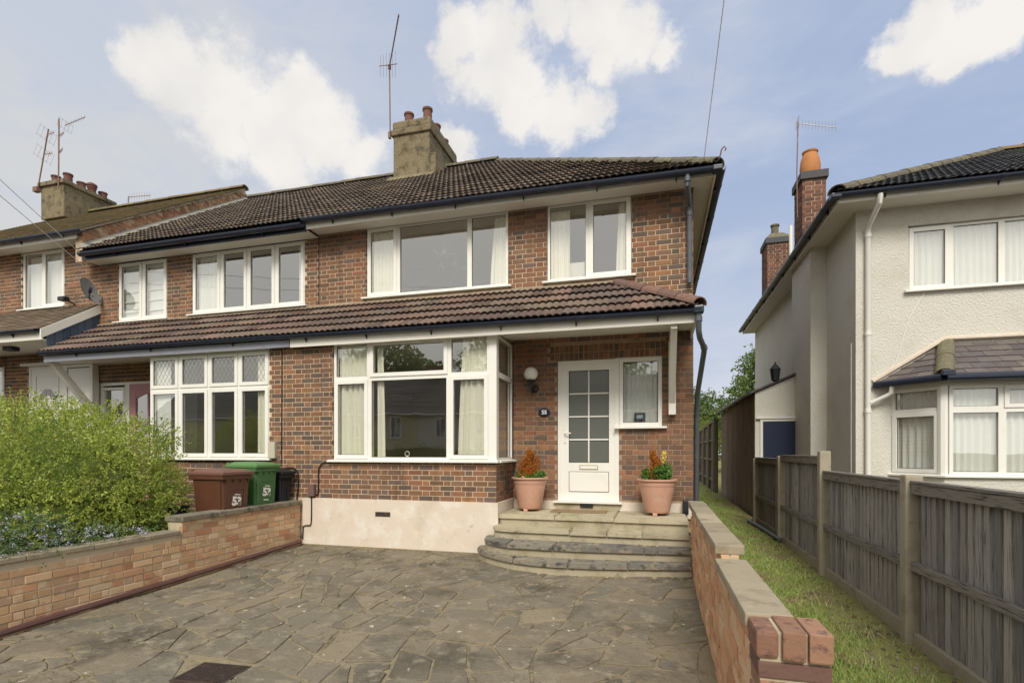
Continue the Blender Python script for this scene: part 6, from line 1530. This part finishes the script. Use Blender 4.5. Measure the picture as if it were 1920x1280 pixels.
# trees beyond
def tree(blobs, trunk, n, size, mt, label, leaves=9):
    t = thing('tree', trunk[0], label, 'tree'); q = MB(); k = len(trunk); r0 = trunk[-1]
    pts = trunk[:-1]; q.tube(pts, [r0*(1-.6*i/(len(pts)-1)) for i in range(len(pts))], 8)
    for b in blobs:
        c = Vector(b[:3]); base = Vector(pts[-1]).lerp(Vector(pts[0]), .3)
        for j in range(3):
            e = c+Vector((random.uniform(-.6,.6)*b[3], random.uniform(-.6,.6)*b[4], random.uniform(-.3,.7)*b[5])); q.tube([base, base.lerp(e, .5)+Vector((0,0,.2)), e], [r0*.4, r0*.22, r0*.06], 5)
    q.build('trunk', M_trunk, t)
    C = shoots(blobs, n, leaves, size*4.5, size*.8, upb=.1); V, F_ = leaf_quads(C, size, up=.0, aspect=.6); fast_mesh('crown', V, F_, mt, t)
tree([(8.2,40,6.4,2.6,2.5,2.4),(6.6,39.5,5.2,1.6,1.8,1.5),(9.6,41,8.0,2.4,2.2,1.9),(5.8,40.5,3.6,1.8,1.8,1.3),(7.4,39,8.0,1.0,1.2,.9)], [(8.4,40,0),(8.5,40,3),(8.6,40,6),.35], 2800, .20, M_tree, 'tall loose green tree behind the lean-to, against the white house')
tree([(3.9,42,4.0,1.6,1.6,1.5),(2.4,42.5,4.7,1.3,1.3,1.3),(3.0,41.5,2.8,1.9,1.5,1.3)], [(3.4,42,0),(3.3,42,2),(3.3,42,3.5),.2], 1700, .18, M_tree, 'lower dark green tree between the brick house corner and the tall fence')
tree([(2.55,36,2.9,.8,.8,.7),(3.1,36.5,2.2,.8,.8,.6)], [(2.7,36,0),(2.7,36,1.2),(2.7,36,2),.08], 420, .12, M_treeb, 'small bright yellow green bush above the far end of the tall fence')
# far roof glimpsed through the trees
# ================================================================== ACROSS THE STREET (seen in the window glass)
OH = thing('terraced_house', (-3, -21, -.4), 'pale rendered house across the street, seen in the window glass', 'house')
def opp(x0, x1, mwall):
    q = MB(); q.box(x0, x1, -29, -21, -.45, 4.3); q.build('wall', mwall, OH)
opp(-42, -17.0, M_oppw); opp(-16.99, 14, M_oppw2)
q = MB(); q.add([(-42.3,-20.6,4.25),(14.3,-20.6,4.25),(14.3,-25,7.3),(-42.3,-25,7.3),(-42.3,-29.4,4.25),(14.3,-29.4,4.25)], [(0,3,2,1),(3,4,5,2),(0,1,5,4),(0,4,3),(1,2,5)]); q.build('roof', M_opproof, OH)
for x in (-34,-30.5,-26,-22.5,-19.2,-15.5,-12.4,-8.6,-5.2,-1.8,1.2,5,8,11):
    q = MB(); ring(q, x, x+.95, 2.5, 3.9, .09, -20.99, -20.90); q.box(x+.44, x+.51, -20.98, -20.92, 2.59, 3.81); w_ = q.build('window', M_white, OH); q = MB(); q.box(x+.09, x+.86, -20.97, -20.965, 2.59, 3.81); q.build('pane', mat('far_pane', (.10,.11,.12), rough=.2, stains=[(1.5,(.45,.45,.42),.5,.6)]), w_)
for k in range(26):
    f = k/26; q = MB(); y0_, z0_ = -20.6-4.4*f, 4.25+3.05*f; q.add([(-42.3,y0_,z0_+.02),(14.3,y0_,z0_+.02),(14.3,y0_-.2,z0_+.16),(-42.3,y0_-.2,z0_+.16),(-42.3,y0_,z0_+.07),(14.3,y0_,z0_+.07)], [(0,1,5,4),(4,5,2,3)]); q.build('tile_course', M_opproof, OH)
for x in (-30, -17.5, -4):
    q = MB(); q.box(x, x+.9, -25.6, -24.6, 6.8, 8.3); q.build('chimney', M_brick, OH)
q = MB(); q.box(-42.3, 14.3, -20.62, -20.5, 4.12, 4.24); q.build('gutter', M_white, OH)
HB = thing('street_hedge', (-3, -13, -.4), 'clipped dark hedge across the street, seen in the window glass', 'hedge')
C, d = blob_points([(x, -13.2, .75, .9, .5, 1.15+.15*math.sin(x*1.3)) for x in np.arange(-30, 12, 1.3)], 16000, .7); V, F_ = leaf_quads(C, .13, aspect=.7); fast_mesh('foliage', V, F_, M_tree, HB)
q = MB(); q.box(-30.5, 11.5, -13.5, -12.9, -.45, 1.65); q.build('foliage_core', MATS['shrub_inside'], HB)  # solid core box added inside the hedge leaves
tree([(-26,-33,9.2,3.6,3,3.2),(-22.5,-33,8.2,2.6,2.5,2.3),(-29,-33,8.5,3,2.6,2.6)], [(-26,-33,-.4),(-26,-33,4),(-26,-33,8),.4], 1700, .38, M_tree, 'large tree behind the roofs across the street, seen in the window glass')
tree([(-15.5,-33,9.0,2.4,2,3.0),(-13,-34,8.0,2.2,2,2.2),(-4,-33,8.4,2.4,2,2.4)], [(-14.5,-33,-.4),(-14.5,-33,4),(-14.5,-33,7),.3], 1300, .36, M_tree, 'smaller tree behind the roofs across the street, seen in the window glass')
